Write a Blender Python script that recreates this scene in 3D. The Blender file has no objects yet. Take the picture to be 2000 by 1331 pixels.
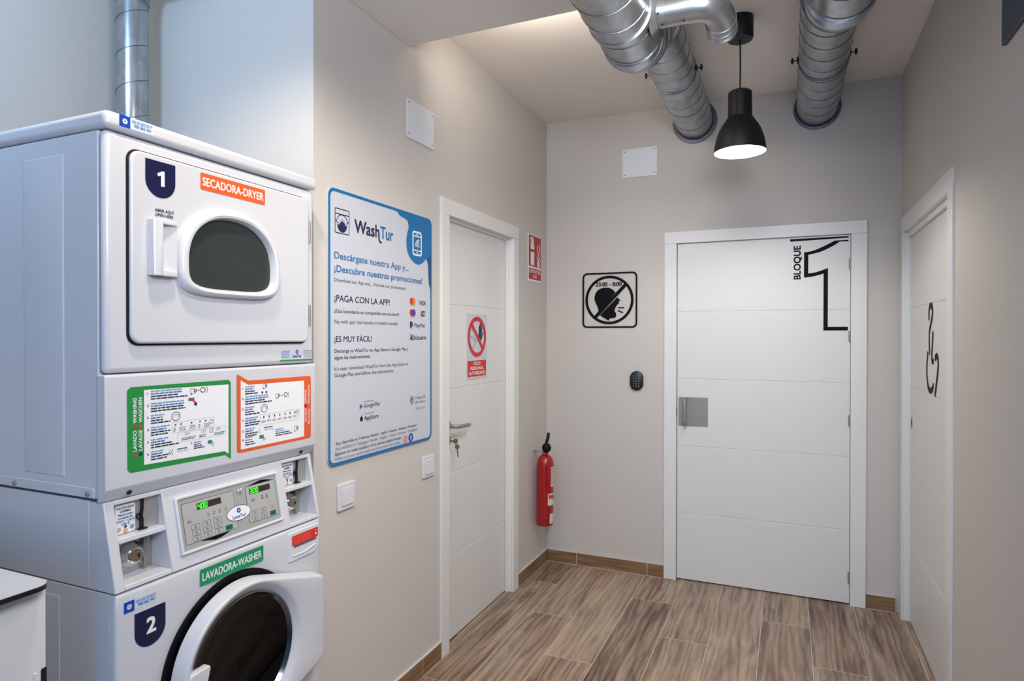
import bpy, bmesh, math, random
from mathutils import Vector, Matrix

random.seed(7)
scn = bpy.context.scene
COL = scn.collection

# ------------------------------------------------------------------ camera
CAM_H = 1.47
yaw, pitch, roll, FPX = 0.408775, 0.0060697, 0.0010767, 1243.51
cy_, sy_ = math.cos(yaw), math.sin(yaw)
Aw = Matrix(((cy_, sy_, 0), (-sy_, cy_, 0), (0, 0, 1)))
Bw = Matrix(((1, 0, 0), (0, 0, -1), (0, 1, 0))) @ Aw
Pm = Matrix(((1, 0, 0), (0, math.cos(pitch), -math.sin(pitch)), (0, math.sin(pitch), math.cos(pitch))))
Rm = Matrix(((math.cos(roll), -math.sin(roll), 0), (math.sin(roll), math.cos(roll), 0), (0, 0, 1)))
M = Rm @ Pm @ Bw
cam_d = bpy.data.cameras.new('camera')
cam = bpy.data.objects.new('camera', cam_d)
COL.objects.link(cam)
rot = Matrix((M[0], -M[1], -M[2])).transposed().to_4x4()
cam.matrix_world = Matrix.Translation((0, 0, CAM_H)) @ rot
cam_d.sensor_width = 36.0
cam_d.lens = FPX / 2000 * 36.0
cam_d.clip_start = 0.02
cam_d.dof.use_dof = True
cam_d.dof.focus_distance = 3.0
cam_d.dof.aperture_fstop = 8.0
scn.camera = cam

# ------------------------------------------------------------------ look, world, lights
scn.view_settings.view_transform = 'Standard'
scn.view_settings.look = 'None'
scn.view_settings.gamma = 1.0
scn.view_settings.exposure = 0.0
scn.view_settings.use_curve_mapping = False

wld = bpy.data.worlds.new('world')
scn.world = wld
wld.use_nodes = True
wld.node_tree.nodes['Background'].inputs[0].default_value = (0.5, 0.6, 0.8, 1)
wld.node_tree.nodes['Background'].inputs[1].default_value = 0.05


def area(name, loc, target, sx, sy, power, color, spread=180):
    d = bpy.data.lights.new(name, 'AREA')
    d.shape = 'RECTANGLE'; d.size = sx; d.size_y = sy
    d.energy = power; d.color = color; d.spread = math.radians(spread)
    o = bpy.data.objects.new(name, d); COL.objects.link(o)
    o.location = loc
    o.rotation_euler = (Vector(target) - Vector(loc)).to_track_quat('-Z', 'Y').to_euler()
    return o


def spot(name, loc, target, power, color, angle, blend, size=0.04):
    d = bpy.data.lights.new(name, 'SPOT')
    d.energy = power; d.color = color; d.spot_size = math.radians(angle); d.spot_blend = blend
    d.shadow_soft_size = size
    o = bpy.data.objects.new(name, d); COL.objects.link(o)
    o.location = loc
    o.rotation_euler = (Vector(target) - Vector(loc)).to_track_quat('-Z', 'Y').to_euler()
    return o


# shop front daylight behind the camera, downlight at the machines, then added fills
area('shopfront_daylight', (-0.35, -2.85, 1.35), (-0.7, 3.9, 1.5), 1.7, 2.3, 28, (0.2, 0.5, 1.0))
spot('ceiling_spot_machines', (-1.0, 0.95, 2.64), (-1.6, 1.5, 1.3), 42, (1.0, 0.86, 0.66), 95, 0.7, 0.05)
spot('added_fill_corridor', (-0.18, 1.5, 2.64), (-1.45, 2.9, 0.95), 126, (1.0, 0.95, 0.91), 125, 0.8, 0.2)  # added fill for the left wall and its door, no fixture there
spot('added_fill_wall', (0.22, 0.2, 2.1), (-1.45, 1.9, 1.35), 92, (0.88, 0.91, 1.0), 120, 0.6, 0.25)  # invented low fill aimed at the left wall and machine fronts
spot('added_fill_niche', (-1.7, 0.4, 2.8), (-2.1, 1.686, 2.4), 44, (0.42, 0.67, 1.0), 130, 0.8, 0.15)  # unseen bluish fill, put in to lift the niche walls
area('added_fill_ceiling', (-0.9, 2.31, 2.72), (-0.9, 3.9, 2.9), 0.45, 0.05, 4.0, (1.0, 0.9, 0.79))  # hidden strip added behind the soffit to brighten the upper ceiling


# ------------------------------------------------------------------ materials
def lin(c):
    return tuple(((x / 255) / 12.92 if x / 255 <= 0.04045 else ((x / 255 + 0.055) / 1.055) ** 2.4) for x in c)


MATS = {}


def mat(name, rgb, rough=0.5, metal=0.0, spec=0.5, bump=0.0, bscale=200.0, var=0.03, vscale=6.0, emit=None, estr=0.0, coat=0.0):
    if name in MATS:
        return MATS[name]
    m = bpy.data.materials.new(name)
    m.use_nodes = True
    nt = m.node_tree
    b = nt.nodes['Principled BSDF']
    c = lin(rgb)
    b.inputs['Roughness'].default_value = rough
    b.inputs['Metallic'].default_value = metal
    b.inputs['Specular IOR Level'].default_value = spec
    b.inputs['Coat Weight'].default_value = coat
    tc = nt.nodes.new('ShaderNodeTexCoord')
    if var > 0:
        n = nt.nodes.new('ShaderNodeTexNoise'); n.inputs['Scale'].default_value = vscale
        n.inputs['Detail'].default_value = 4
        nt.links.new(tc.outputs['Object'], n.inputs['Vector'])
        r = nt.nodes.new('ShaderNodeMix'); r.data_type = 'RGBA'
        r.inputs[6].default_value = (*[x * (1 - var) for x in c], 1)
        r.inputs[7].default_value = (*[min(1, x * (1 + var)) for x in c], 1)
        nt.links.new(n.outputs['Fac'], r.inputs[0])
        nt.links.new(r.outputs[2], b.inputs['Base Color'])
    else:
        b.inputs['Base Color'].default_value = (*c, 1)
    if bump > 0:
        n2 = nt.nodes.new('ShaderNodeTexNoise'); n2.inputs['Scale'].default_value = bscale
        nt.links.new(tc.outputs['Object'], n2.inputs['Vector'])
        bp = nt.nodes.new('ShaderNodeBump'); bp.inputs['Strength'].default_value = bump
        bp.inputs['Distance'].default_value = 0.002
        nt.links.new(n2.outputs['Fac'], bp.inputs['Height'])
        nt.links.new(bp.outputs['Normal'], b.inputs['Normal'])
    if emit:
        b.inputs['Emission Color'].default_value = (*lin(emit), 1)
        b.inputs['Emission Strength'].default_value = estr
    MATS[name] = m
    return m


WALL = mat('wall_paint', (203, 198, 192), 0.8, bump=0.08, bscale=90, var=0.012, vscale=1.5, spec=0.3)
CEIL = mat('ceiling_paint', (238, 231, 224), 0.85, bump=0.05, bscale=90, var=0.01, spec=0.3)
DOORW = mat('white_lacquer', (222, 221, 219), 0.38, var=0.008)
CASEW = mat('white_casing', (226, 226, 224), 0.35, var=0.006)
DARK = mat('dark_gap', (12, 12, 13), 0.8, var=0)
STEEL = mat('brushed_steel', (158, 152, 145), 0.5, metal=0.6, bump=0.05, bscale=400, var=0.05, vscale=30)
CHROME = mat('chrome', (225, 225, 228), 0.1, metal=1.0, var=0)
ENAMEL = mat('white_enamel', (207, 208, 213), 0.28, var=0.006, coat=0.2)
ENAMEL2 = mat('white_plastic', (214, 215, 219), 0.32, var=0.006)
BLACK = mat('black_vinyl', (5, 5, 8), 0.6, var=0, spec=0.15)
BLACKP = mat('black_plastic', (13, 13, 15), 0.4, var=0)
RUBBER = mat('black_rubber', (6, 6, 10), 0.55, var=0, spec=0.25)
LAMPB = mat('lamp_black', (17, 16, 20), 0.5, spec=0.35, var=0.02)
BOARDW = mat('white_board', (200, 203, 212), 0.35, var=0.005)
P_WHITE = mat('print_white', (236, 236, 238), 0.45, var=0)
P_NAVY = mat('print_navy', (8, 16, 62), 0.4, var=0)
P_DARKN = mat('print_dark_navy', (22, 34, 70), 0.45, var=0)
P_BLUE = mat('print_blue', (8, 110, 170), 0.4, var=0)
P_MIDB = mat('print_mid_blue', (36, 116, 170), 0.45, var=0)
P_LBLUE = mat('print_light_blue', (110, 150, 205), 0.5, var=0)
P_ROYAL = mat('print_royal', (14, 62, 168), 0.4, var=0)
P_GREY = mat('print_grey', (88, 92, 104), 0.5, var=0)
P_LGREY = mat('print_light_grey', (150, 152, 165), 0.5, var=0)
P_RED = mat('print_red', (206, 28, 34), 0.4, var=0)
P_DRED = mat('print_fire_red', (178, 16, 24), 0.4, var=0)
P_ORANGE = mat('print_orange', (222, 92, 40), 0.4, var=0)
P_GREEN = mat('print_green', (30, 138, 62), 0.4, var=0)
P_TEAL = mat('print_teal_green', (18, 142, 92), 0.4, var=0)
P_MC1 = mat('print_card_red', (226, 40, 30), 0.45, var=0)
P_MC2 = mat('print_card_orange', (240, 140, 40), 0.45, var=0)
P_PINK = mat('print_pink', (232, 110, 110), 0.45, var=0)
P_COIN = mat('print_coin', (206, 160, 128), 0.45, var=0)
P_TILE = mat('print_band', (150, 190, 230), 0.45, var=0)


def galvanised():
    m = bpy.data.materials.new('galvanised_steel'); m.use_nodes = True
    nt = m.node_tree; b = nt.nodes['Principled BSDF']
    tc = nt.nodes.new('ShaderNodeTexCoord')
    v = nt.nodes.new('ShaderNodeTexVoronoi'); v.inputs['Scale'].default_value = 38
    n = nt.nodes.new('ShaderNodeTexNoise'); n.inputs['Scale'].default_value = 9; n.inputs['Detail'].default_value = 5
    nt.links.new(tc.outputs['Object'], v.inputs['Vector']); nt.links.new(tc.outputs['Object'], n.inputs['Vector'])
    mx = nt.nodes.new('ShaderNodeMath'); mx.operation = 'MULTIPLY_ADD'
    nt.links.new(v.outputs['Color'], mx.inputs[0]); mx.inputs[1].default_value = 0.35
    nt.links.new(n.outputs['Fac'], mx.inputs[2])
    r = nt.nodes.new('ShaderNodeValToRGB')
    r.color_ramp.elements[0].position = 0.3; r.color_ramp.elements[0].color = (*lin((150, 155, 160)), 1)
    r.color_ramp.elements[1].position = 0.95; r.color_ramp.elements[1].color = (*lin((192, 196, 200)), 1)
    nt.links.new(mx.outputs[0], r.inputs[0]); nt.links.new(r.outputs[0], b.inputs['Base Color'])
    b.inputs['Metallic'].default_value = 0.9
    b.inputs['Roughness'].default_value = 0.3
    MATS['galv'] = m
    return m


GALV = galvanised()
SEAM = mat('duct_seam', (120, 124, 130), 0.4, metal=0.9, var=0.03)
FLANGE = mat('duct_flange', (92, 96, 104), 0.45, metal=0.7, var=0.03)


def glass_dark(name, rgb, rough):
    m = mat(name, rgb, rough, spec=0.22, var=0)
    return m


DGLASS = glass_dark('dryer_glass', (52, 59, 57), 0.14)
WGLASS = glass_dark('washer_glass', (5, 5, 7), 0.04)
DCHROME = mat('dark_chrome', (120, 124, 132), 0.18, metal=1.0, var=0)


def wood_floor():
    m = bpy.data.materials.new('wood_tile'); m.use_nodes = True
    nt = m.node_tree; N = nt.nodes; Lk = nt.links; b = N['Principled BSDF']

    def math_(op, a, bb=None, c=None):
        n = N.new('ShaderNodeMath'); n.operation = op
        for i, x in enumerate((a, bb, c)):
            if x is None: continue
            if isinstance(x, (int, float)): n.inputs[i].default_value = x
            else: Lk.new(x, n.inputs[i])
        return n.outputs[0]
    g = N.new('ShaderNodeNewGeometry'); s = N.new('ShaderNodeSeparateXYZ'); Lk.new(g.outputs['Position'], s.inputs[0])
    u = math_('DIVIDE', math_('ADD', s.outputs[0], 1.253), 0.2266)
    k = math_('FLOOR', u); fu = math_('FRACT', u)
    v = math_('DIVIDE', math_('ADD', s.outputs[1], math_('MULTIPLY_ADD', k, 0.405, -3.16)), 1.2)
    j = math_('FLOOR', v); fv = math_('FRACT', v)
    cb = N.new('ShaderNodeCombineXYZ'); Lk.new(k, cb.inputs[0]); Lk.new(j, cb.inputs[1])
    wn = N.new('ShaderNodeTexWhiteNoise'); wn.noise_dimensions = '2D'; Lk.new(cb.outputs[0], wn.inputs['Vector'])
    rv = wn.outputs['Value']
    # stretched grain, shifted plank by plank
    gx = math_('MULTIPLY_ADD', rv, 37.0, math_('MULTIPLY', s.outputs[0], 8.5))
    gy = math_('MULTIPLY_ADD', rv, 91.0, math_('MULTIPLY', s.outputs[1], 1.5))
    gc = N.new('ShaderNodeCombineXYZ'); Lk.new(gx, gc.inputs[0]); Lk.new(gy, gc.inputs[1])
    n1 = N.new('ShaderNodeTexNoise'); n1.inputs['Scale'].default_value = 1.0; n1.inputs['Detail'].default_value = 7
    n1.inputs['Roughness'].default_value = 0.62; n1.inputs['Distortion'].default_value = 1.1
    Lk.new(gc.outputs[0], n1.inputs['Vector'])
    gc2 = N.new('ShaderNodeCombineXYZ')
    Lk.new(math_('MULTIPLY', gx, 6.0), gc2.inputs[0]); Lk.new(math_('MULTIPLY', gy, 1.6), gc2.inputs[1])
    n2 = N.new('ShaderNodeTexNoise'); n2.inputs['Scale'].default_value = 1.0; n2.inputs['Detail'].default_value = 5
    n2.inputs['Distortion'].default_value = 0.6
    Lk.new(gc2.outputs[0], n2.inputs['Vector'])
    f = math_('ADD', math_('MULTIPLY', n1.outputs['Fac'], 0.66), math_('MULTIPLY', n2.outputs['Fac'], 0.26))
    f = math_('ADD', f, math_('MULTIPLY_ADD', rv, 0.17, -0.05))
    wc = N.new('ShaderNodeCombineXYZ')
    Lk.new(math_('MULTIPLY_ADD', rv, 17.0, math_('MULTIPLY', s.outputs[0], 4.0)), wc.inputs[0])
    Lk.new(math_('MULTIPLY_ADD', rv, 7.0, math_('MULTIPLY', s.outputs[1], 0.42)), wc.inputs[1])
    wv = N.new('ShaderNodeTexWave'); wv.wave_type = 'BANDS'; wv.bands_direction = 'X'
    wv.inputs['Scale'].default_value = 2.2; wv.inputs['Distortion'].default_value = 14.0; wv.inputs['Detail'].default_value = 4
    wv.inputs['Detail Scale'].default_value = 1.4; Lk.new(wc.outputs[0], wv.inputs['Vector'])
    fc = N.new('ShaderNodeCombineXYZ')
    Lk.new(math_('MULTIPLY_ADD', rv, 53.0, math_('MULTIPLY', s.outputs[0], 210.0)), fc.inputs[0]); Lk.new(math_('MULTIPLY', s.outputs[1], 9.0), fc.inputs[1])
    n4 = N.new('ShaderNodeTexNoise'); n4.inputs['Scale'].default_value = 1.0; n4.inputs['Detail'].default_value = 3; Lk.new(fc.outputs[0], n4.inputs['Vector'])
    f = math_('ADD', f, math_('MULTIPLY_ADD', wv.outputs['Fac'], 0.11, -0.055))
    f = math_('ADD', f, math_('MULTIPLY_ADD', n4.outputs['Fac'], 0.10, -0.05))
    r = N.new('ShaderNodeValToRGB'); e = r.color_ramp.elements
    e[0].position = 0.27; e[0].color = (*lin((74, 60, 51)), 1)
    e[1].position = 0.78; e[1].color = (*lin((190, 171, 152)), 1)
    x = e.new(0.42); x.color = (*lin((124, 105, 91)), 1)
    x = e.new(0.55); x.color = (*lin((158, 138, 120)), 1)
    Lk.new(f, r.inputs[0])
    # warm streaks
    n3 = N.new('ShaderNodeTexNoise'); n3.inputs['Scale'].default_value = 0.55; n3.inputs['Detail'].default_value = 3
    Lk.new(gc.outputs[0], n3.inputs['Vector'])
    warm = N.new('ShaderNodeValToRGB'); warm.color_ramp.elements[0].position = 0.52; warm.color_ramp.elements[1].position = 0.74
    Lk.new(n3.outputs['Fac'], warm.inputs[0])
    mx = N.new('ShaderNodeMix'); mx.data_type = 'RGBA'; mx.blend_type = 'MULTIPLY'
    Lk.new(math_('MULTIPLY', warm.outputs[0], 0.75), mx.inputs[0]); Lk.new(r.outputs[0], mx.inputs[6])
    mx.inputs[7].default_value = (0.86, 0.66, 0.53, 1)
    # grout
    du = math_('MULTIPLY', math_('MINIMUM', fu, math_('SUBTRACT', 1.0, fu)), 0.2266)
    dv = math_('MULTIPLY', math_('MINIMUM', fv, math_('SUBTRACT', 1.0, fv)), 1.2)
    gm = math_('LESS_THAN', math_('MINIMUM', du, dv), 0.0011)
    m2 = N.new('ShaderNodeMix'); m2.data_type = 'RGBA'
    Lk.new(gm, m2.inputs[0]); Lk.new(mx.outputs[2], m2.inputs[6]); m2.inputs[7].default_value = (*lin((214, 204, 192)), 1)
    Lk.new(m2.outputs[2], b.inputs['Base Color'])
    b.inputs['Roughness'].default_value = 0.42
    b.inputs['Specular IOR Level'].default_value = 0.4
    bp = N.new('ShaderNodeBump'); bp.inputs['Strength'].default_value = 0.15; bp.inputs['Distance'].default_value = 0.002
    Lk.new(math_('SUBTRACT', f, math_('MULTIPLY', gm, 0.8)), bp.inputs['Height']); Lk.new(bp.outputs['Normal'], b.inputs['Normal'])
    return m


def brown_tile():
    m = bpy.data.materials.new('brown_tile'); m.use_nodes = True
    nt = m.node_tree; b = nt.nodes['Principled BSDF']
    tc = nt.nodes.new('ShaderNodeTexCoord'); mp = nt.nodes.new('ShaderNodeMapping'); mp.inputs['Scale'].default_value = (3, 3, 40)
    nt.links.new(tc.outputs['Object'], mp.inputs[0])
    n = nt.nodes.new('ShaderNodeTexNoise'); n.inputs['Scale'].default_value = 1.5; n.inputs['Detail'].default_value = 6
    nt.links.new(mp.outputs[0], n.inputs['Vector'])
    r = nt.nodes.new('ShaderNodeValToRGB')
    r.color_ramp.elements[0].position = 0.3; r.color_ramp.elements[0].color = (*lin((104, 78, 52)), 1)
    r.color_ramp.elements[1].position = 0.75; r.color_ramp.elements[1].color = (*lin((158, 124, 90)), 1)
    nt.links.new(n.outputs['Fac'], r.inputs[0]); nt.links.new(r.outputs[0], b.inputs['Base Color'])
    b.inputs['Roughness'].default_value = 0.45
    return m


WOOD = wood_floor()
BTILE = brown_tile()
GROUT = mat('grout', (205, 196, 188), 0.8, var=0)

# ------------------------------------------------------------------ mesh builder
X_, Y_, Z_ = Vector((1, 0, 0)), Vector((0, 1, 0)), Vector((0, 0, 1))


class MB:
    def __init__(s):
        s.v = []; s.f = []; s.mi = []; s.m = []

    def slot(s, m):
        if m not in s.m: s.m.append(m)
        return s.m.index(m)

    def add(s, vs, fs, m):
        o = len(s.v); i = s.slot(m)
        s.v += [tuple(v) for v in vs]
        for f in fs:
            s.f.append([a + o for a in f]); s.mi.append(i)

    def box(s, x0, x1, y0, y1, z0, z1, m):
        vs = [(x, y, z) for x in (x0, x1) for y in (y0, y1) for z in (z0, z1)]
        s.add(vs, [(0, 1, 3, 2), (4, 6, 7, 5), (0, 4, 5, 1), (2, 3, 7, 6), (0, 2, 6, 4), (1, 5, 7, 3)], m)

    def prism(s, pts, axis, a0, a1, m):
        """pts 2D in the two other axes (cyclic order), extruded along axis a0..a1"""
        def p3(p, a):
            return {'x': (a, p[0], p[1]), 'y': (p[0], a, p[1]), 'z': (p[0], p[1], a)}[axis]
        n = len(pts)
        vs = [p3(p, a0) for p in pts] + [p3(p, a1) for p in pts]
        fs = [tuple(range(n))[::-1], tuple(range(n, 2 * n))]
        fs += [(i, (i + 1) % n, n + (i + 1) % n, n + i) for i in range(n)]
        s.add(vs, fs, m)

    def loft(s, loops, m, cap0=False, cap1=False, closed=True):
        n = len(loops[0]); vs = [p for l in loops for p in l]; fs = []
        for k in range(len(loops) - 1):
            for i in range(n if closed else n - 1):
                j = (i + 1) % n
                fs.append((k * n + i, k * n + j, (k + 1) * n + j, (k + 1) * n + i))
        if cap0: fs.append(tuple(range(n))[::-1])
        if cap1: fs.append(tuple(range((len(loops) - 1) * n, len(loops) * n)))
        s.add(vs, fs, m)

    def lathe(s, prof, c, axis, m, seg=40, cap0=False, cap1=False):
        """prof: (r, h) pairs along axis from c"""
        c = Vector(c); ax = {'x': X_, 'y': Y_, 'z': Z_}[axis] if isinstance(axis, str) else Vector(axis).normalized()
        a = ax.orthogonal().normalized(); b = ax.cross(a)
        loops = [[tuple(c + ax * h + (a * math.cos(t) + b * math.sin(t)) * r) for t in [2 * math.pi * i / seg for i in range(seg)]] for r, h in prof]
        s.loft(loops, m, cap0, cap1)

    def tube(s, path, r, m, seg=12, caps=True):
        P = [Vector(p) for p in path]; loops = []; up = None
        for i, p in enumerate(P):
            t = (P[min(i + 1, len(P) - 1)] - P[max(i - 1, 0)]).normalized()
            if up is None: up = t.orthogonal().normalized()
            up = (up - t * up.dot(t)).normalized()
            b = t.cross(up)
            rr = r[i] if isinstance(r, (list, tuple)) else r
            loops.append([tuple(p + (up * math.cos(a) + b * math.sin(a)) * rr) for a in [2 * math.pi * k / seg for k in range(seg)]])
        s.loft(loops, m, caps, caps)

    def plate(s, pts, axis, a0, a1, m):
        s.prism(pts, axis, a0, a1, m)


WORLD = {}


def obj(name, mb, parent=None, loc=None, smooth=40, bevel=0.0, bseg=2, label=None):
    me = bpy.data.meshes.new(name)
    xs = [v[0] for v in mb.v]; ys = [v[1] for v in mb.v]; zs = [v[2] for v in mb.v]
    if loc is None:
        loc = ((min(xs) + max(xs)) / 2, (min(ys) + max(ys)) / 2, min(zs))
    L = Vector(loc)
    me.from_pydata([tuple(Vector(v) - L) for v in mb.v], [], mb.f)
    for m in mb.m: me.materials.append(m)
    me.polygons.foreach_set('material_index', mb.mi)
    me.validate()
    bm = bmesh.new(); bm.from_mesh(me)
    bmesh.ops.recalc_face_normals(bm, faces=bm.faces); bm.to_mesh(me); bm.free()
    if smooth:
        me.shade_smooth(); me.set_sharp_from_angle(angle=math.radians(smooth))
    o = bpy.data.objects.new(name, me); COL.objects.link(o)
    WORLD[o.name] = L
    if parent:
        o.parent = parent; o.location = L - WORLD[parent.name]
    else:
        o.location = L
    if bevel:
        md = o.modifiers.new('bevel', 'BEVEL'); md.width = bevel; md.segments = bseg
        md.limit_method = 'ANGLE'; md.angle_limit = math.radians(35); md.harden_normals = False
    if label: o['label'] = label
    return o


def thing(name, label, cat, loc, group=None):
    o = bpy.data.objects.new(name, None); COL.objects.link(o)
    o.empty_display_size = 0.05
    o.location = loc; WORLD[o.name] = Vector(loc)
    o['label'] = label; o['category'] = cat
    if group: o['group'] = group
    return o


def tag(o, label, cat, group=None):
    o['label'] = label; o['category'] = cat
    if group: o['group'] = group
    return o


def struct(o):
    o['kind'] = 'structure'
    return o


# ------------------------------------------------------------------ flat printing (lettering, pictograms)
_tc = bpy.data.curves.new('lettering_source', 'FONT'); _tc.resolution_u = 3
_to = bpy.data.objects.new('lettering_source', _tc); COL.objects.link(_to)


def text_mesh(body, bold):
    _tc.body = body; _tc.size = 1.0; _tc.offset = bold
    bpy.context.view_layer.update()
    dg = bpy.context.evaluated_depsgraph_get()
    me = bpy.data.meshes.new_from_object(_to.evaluated_get(dg))
    vs = [(v.co.x, v.co.y) for v in me.vertices]; fs = [tuple(p.vertices) for p in me.polygons]
    bpy.data.meshes.remove(me)
    return vs, fs


_cap = {}


def capheight(bold):
    if bold not in _cap:
        vs, _ = text_mesh('H', bold); _cap[bold] = max(v[1] for v in vs)
    return _cap[bold]


def catmull(pts, n=8):
    P = [pts[0]] + list(pts) + [pts[-1]]; out = []
    for i in range(1, len(P) - 2):
        p0, p1, p2, p3 = P[i - 1], P[i], P[i + 1], P[i + 2]
        for k in range(n):
            t = k / n
            out.append(tuple(0.5 * ((2 * p1[d]) + (-p0[d] + p2[d]) * t + (2 * p0[d] - 5 * p1[d] + 4 * p2[d] - p3[d]) * t * t + (-p0[d] + 3 * p1[d] - 3 * p2[d] + p3[d]) * t ** 3) for d in range(2)))
    out.append(tuple(pts[-1]))
    return out


def rrect_pts(x0, y0, x1, y1, r, n=6):
    if isinstance(r, (int, float)): r = (r,) * 4     # bl, br, tr, tl
    out = []
    for (cx, cy, a0, rr) in ((x0 + r[0], y0 + r[0], 180, r[0]), (x1 - r[1], y0 + r[1], 270, r[1]), (x1 - r[2], y1 - r[2], 0, r[2]), (x0 + r[3], y1 - r[3], 90, r[3])):
        for k in range(n + 1):
            a = math.radians(a0 + 90 * k / n)
            out.append((cx + rr * math.cos(a), cy + rr * math.sin(a)))
    return out


def ell(cx, cy, rx, ry=None, n=40):
    ry = rx if ry is None else ry
    return [(cx + rx * math.cos(2 * math.pi * i / n), cy + ry * math.sin(2 * math.pi * i / n)) for i in range(n)]


class Print:
    """collects flat shapes on a plane: origin, u to the right, v up"""
    def __init__(s, o, u, v, step=0.0004):
        s.o = Vector(o); s.u = Vector(u).normalized(); s.v = Vector(v).normalized(); s.n = s.u.cross(s.v); s.step = step
        s.mb = MB(); s.vm = None; s.k = 0

    def p(s, q, layer):
        b = q[1] if s.vm is None else s.vm(q[1])
        return tuple(s.o + s.u * q[0] + s.v * b + s.n * (s.step * (layer + 1 + .06 * (s.k % 12))))

    def poly(s, pts, m, layer=0):
        s.k += 1
        s.mb.add([s.p(q, layer) for q in pts], [tuple(range(len(pts)))], m)

    def rect(s, x0, y0, x1, y1, m, layer=0):
        s.poly([(x0, y0), (x1, y0), (x1, y1), (x0, y1)], m, layer)

    def ring(s, outer, inner, m, layer=0):
        s.k += 1
        n = len(outer)
        s.mb.add([s.p(q, layer) for q in outer] + [s.p(q, layer) for q in inner], [(i, (i + 1) % n, n + (i + 1) % n, n + i) for i in range(n)], m)

    def stroke(s, pts, w, m, layer=0, round_=True):
        s.k += 1
        L, R = [], []
        n = len(pts)
        for i in range(n):
            a = Vector(pts[max(i - 1, 0)]); b = Vector(pts[min(i + 1, n - 1)])
            t = (b - a).normalized(); nn = Vector((-t.y, t.x)) * w / 2
            L.append(tuple(Vector(pts[i]) + nn)); R.append(tuple(Vector(pts[i]) - nn))
        s.mb.add([s.p(q, layer) for q in L + R], [(i, i + 1, n + i + 1, n + i) for i in range(n - 1)], m)
        if round_:
            for q in (pts[0], pts[-1]): s.poly(ell(q[0], q[1], w / 2, n=14), m, layer)

    def text(s, body, x, y, h, m, w=None, layer=1, bold=0.0, align='l', rot=0.0):
        vs, fs = text_mesh(body, 0.0)
        if not vs: return
        if w is not None: w -= 2 * bold * h * .9
        x0 = min(v[0] for v in vs); x1 = max(v[0] for v in vs)
        sy = h / capheight(0.0); sx = sy if w is None else w / (x1 - x0)
        W = (x1 - x0) * sx
        dx = {'l': 0, 'c': -W / 2, 'r': -W}[align]
        c, sn = math.cos(rot), math.sin(rot)
        e = bold * h * .9          # heavier weights: the letter struck again beside itself
        for ox, oy in ([(0, 0)] if e <= 0 else [(-e, -e), (e, -e), (-e, e), (e, e), (-e, 0), (e, 0), (0, 0)]):
            s.k += 1; out = []
            for v in vs:
                a = (v[0] - x0) * sx + dx + ox + (e if align == 'l' else 0); b = v[1] * sy + oy
                out.append(s.p((x + a * c - b * sn, y + a * sn + b * c), layer))
            s.mb.add(out, fs, m)

    def dashes(s, x, y, w, h, m, layer=1):
        """one line of lettering too small to read, as word-long dashes"""
        a = 0
        while a < w:
            L = min(w - a, random.uniform(0.006, 0.018))
            if L > 0.002: s.rect(x + a, y, x + a + L, y + h, m, layer)
            a += L + 0.0016

    def build(s, name, parent=None, label=None):
        return obj(name, s.mb, parent, smooth=0, label=label)


def left_print(x, y0=0.0, z0=0.0, step=0.0004): return Print((x, y0, z0), Y_, Z_, step)
def back_print(y, x0=0.0, z0=0.0, step=0.0004): return Print((x0, y, z0), X_, Z_, step)


# ================================================================== the room
XL, YB, XR, ZC, ZS = -1.452, 3.925, 0.553, 2.862, 2.68
NY, NX = 1.686, -2.36
mb = MB(); mb.box(-2.6, 0.9, -3.1, 4.2, -0.1, 0.0, WOOD); struct(obj('floor', mb))
mb = MB(); mb.box(-2.6, 0.9, -3.1, 4.2, ZC, ZC + 0.1, CEIL); struct(obj('ceiling', mb))
mb = MB(); mb.box(XL, XR, -3.0, 2.27, ZS, ZC, CEIL); struct(obj('trim_1', mb, bevel=0.003))
mb = MB()
mb.box(-2.5, XL, NY, 1.9, 0, ZC, WALL)
mb.box(-1.70, XL, 1.9, 2.585, 0, ZC, WALL)
mb.box(-1.70, XL, 2.585, 3.365, 2.05, ZC, WALL)
mb.box(-1.70, XL, 3.365, YB, 0, ZC, WALL)
struct(obj('wall_left', mb))
mb = MB(); mb.box(-2.5, NX, -3.0, NY, 0, ZC, WALL); struct(obj('wall_niche', mb))
mb = MB()
mb.box(-1.70, -0.632, YB, 4.10, 0, ZC, WALL); mb.box(0.336, 0.80, YB, 4.10, 0, ZC, WALL)
mb.box(-0.632, 0.336, YB, 4.10, 2.05, ZC, WALL)
struct(obj('wall_back', mb))
mb = MB()
mb.box(XR, 0.80, -3.0, 2.815, 0, ZC, WALL); mb.box(XR, 0.80, 3.838, YB, 0, ZC, WALL)
mb.box(XR, 0.80, 2.815, 3.838, 2.03, ZC, WALL)
struct(obj('wall_right', mb))
mb = MB(); mb.box(-2.5, 0.80, -3.1, -3.0, 0, ZC, WALL); struct(obj('wall_rear', mb))


# skirting of brown wood-look tile, white bead of grout on top
def skirt(name, segs):
    mb = MB()
    for (x0, x1, y0, y1) in segs:
        mb.box(x0, x1, y0, y1, 0.003, 0.078, BTILE)
        mb.box(x0, x1, y0, y1, 0.078, 0.0815, GROUT)
        mb.box(x0, x1, y0, y1, 0.0, 0.003, GROUT)
        mb.box(x0, x1 - (.0005 if x1 - x0 < .02 else -g), y0 + (.0005 if x1 - x0 >= .02 else 0), y1 + (g if x1 - x0 < .02 else 0), 0.0, 0.0805, GROUT)
    return struct(obj(name, mb, bevel=0.0008, bseg=1))


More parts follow.
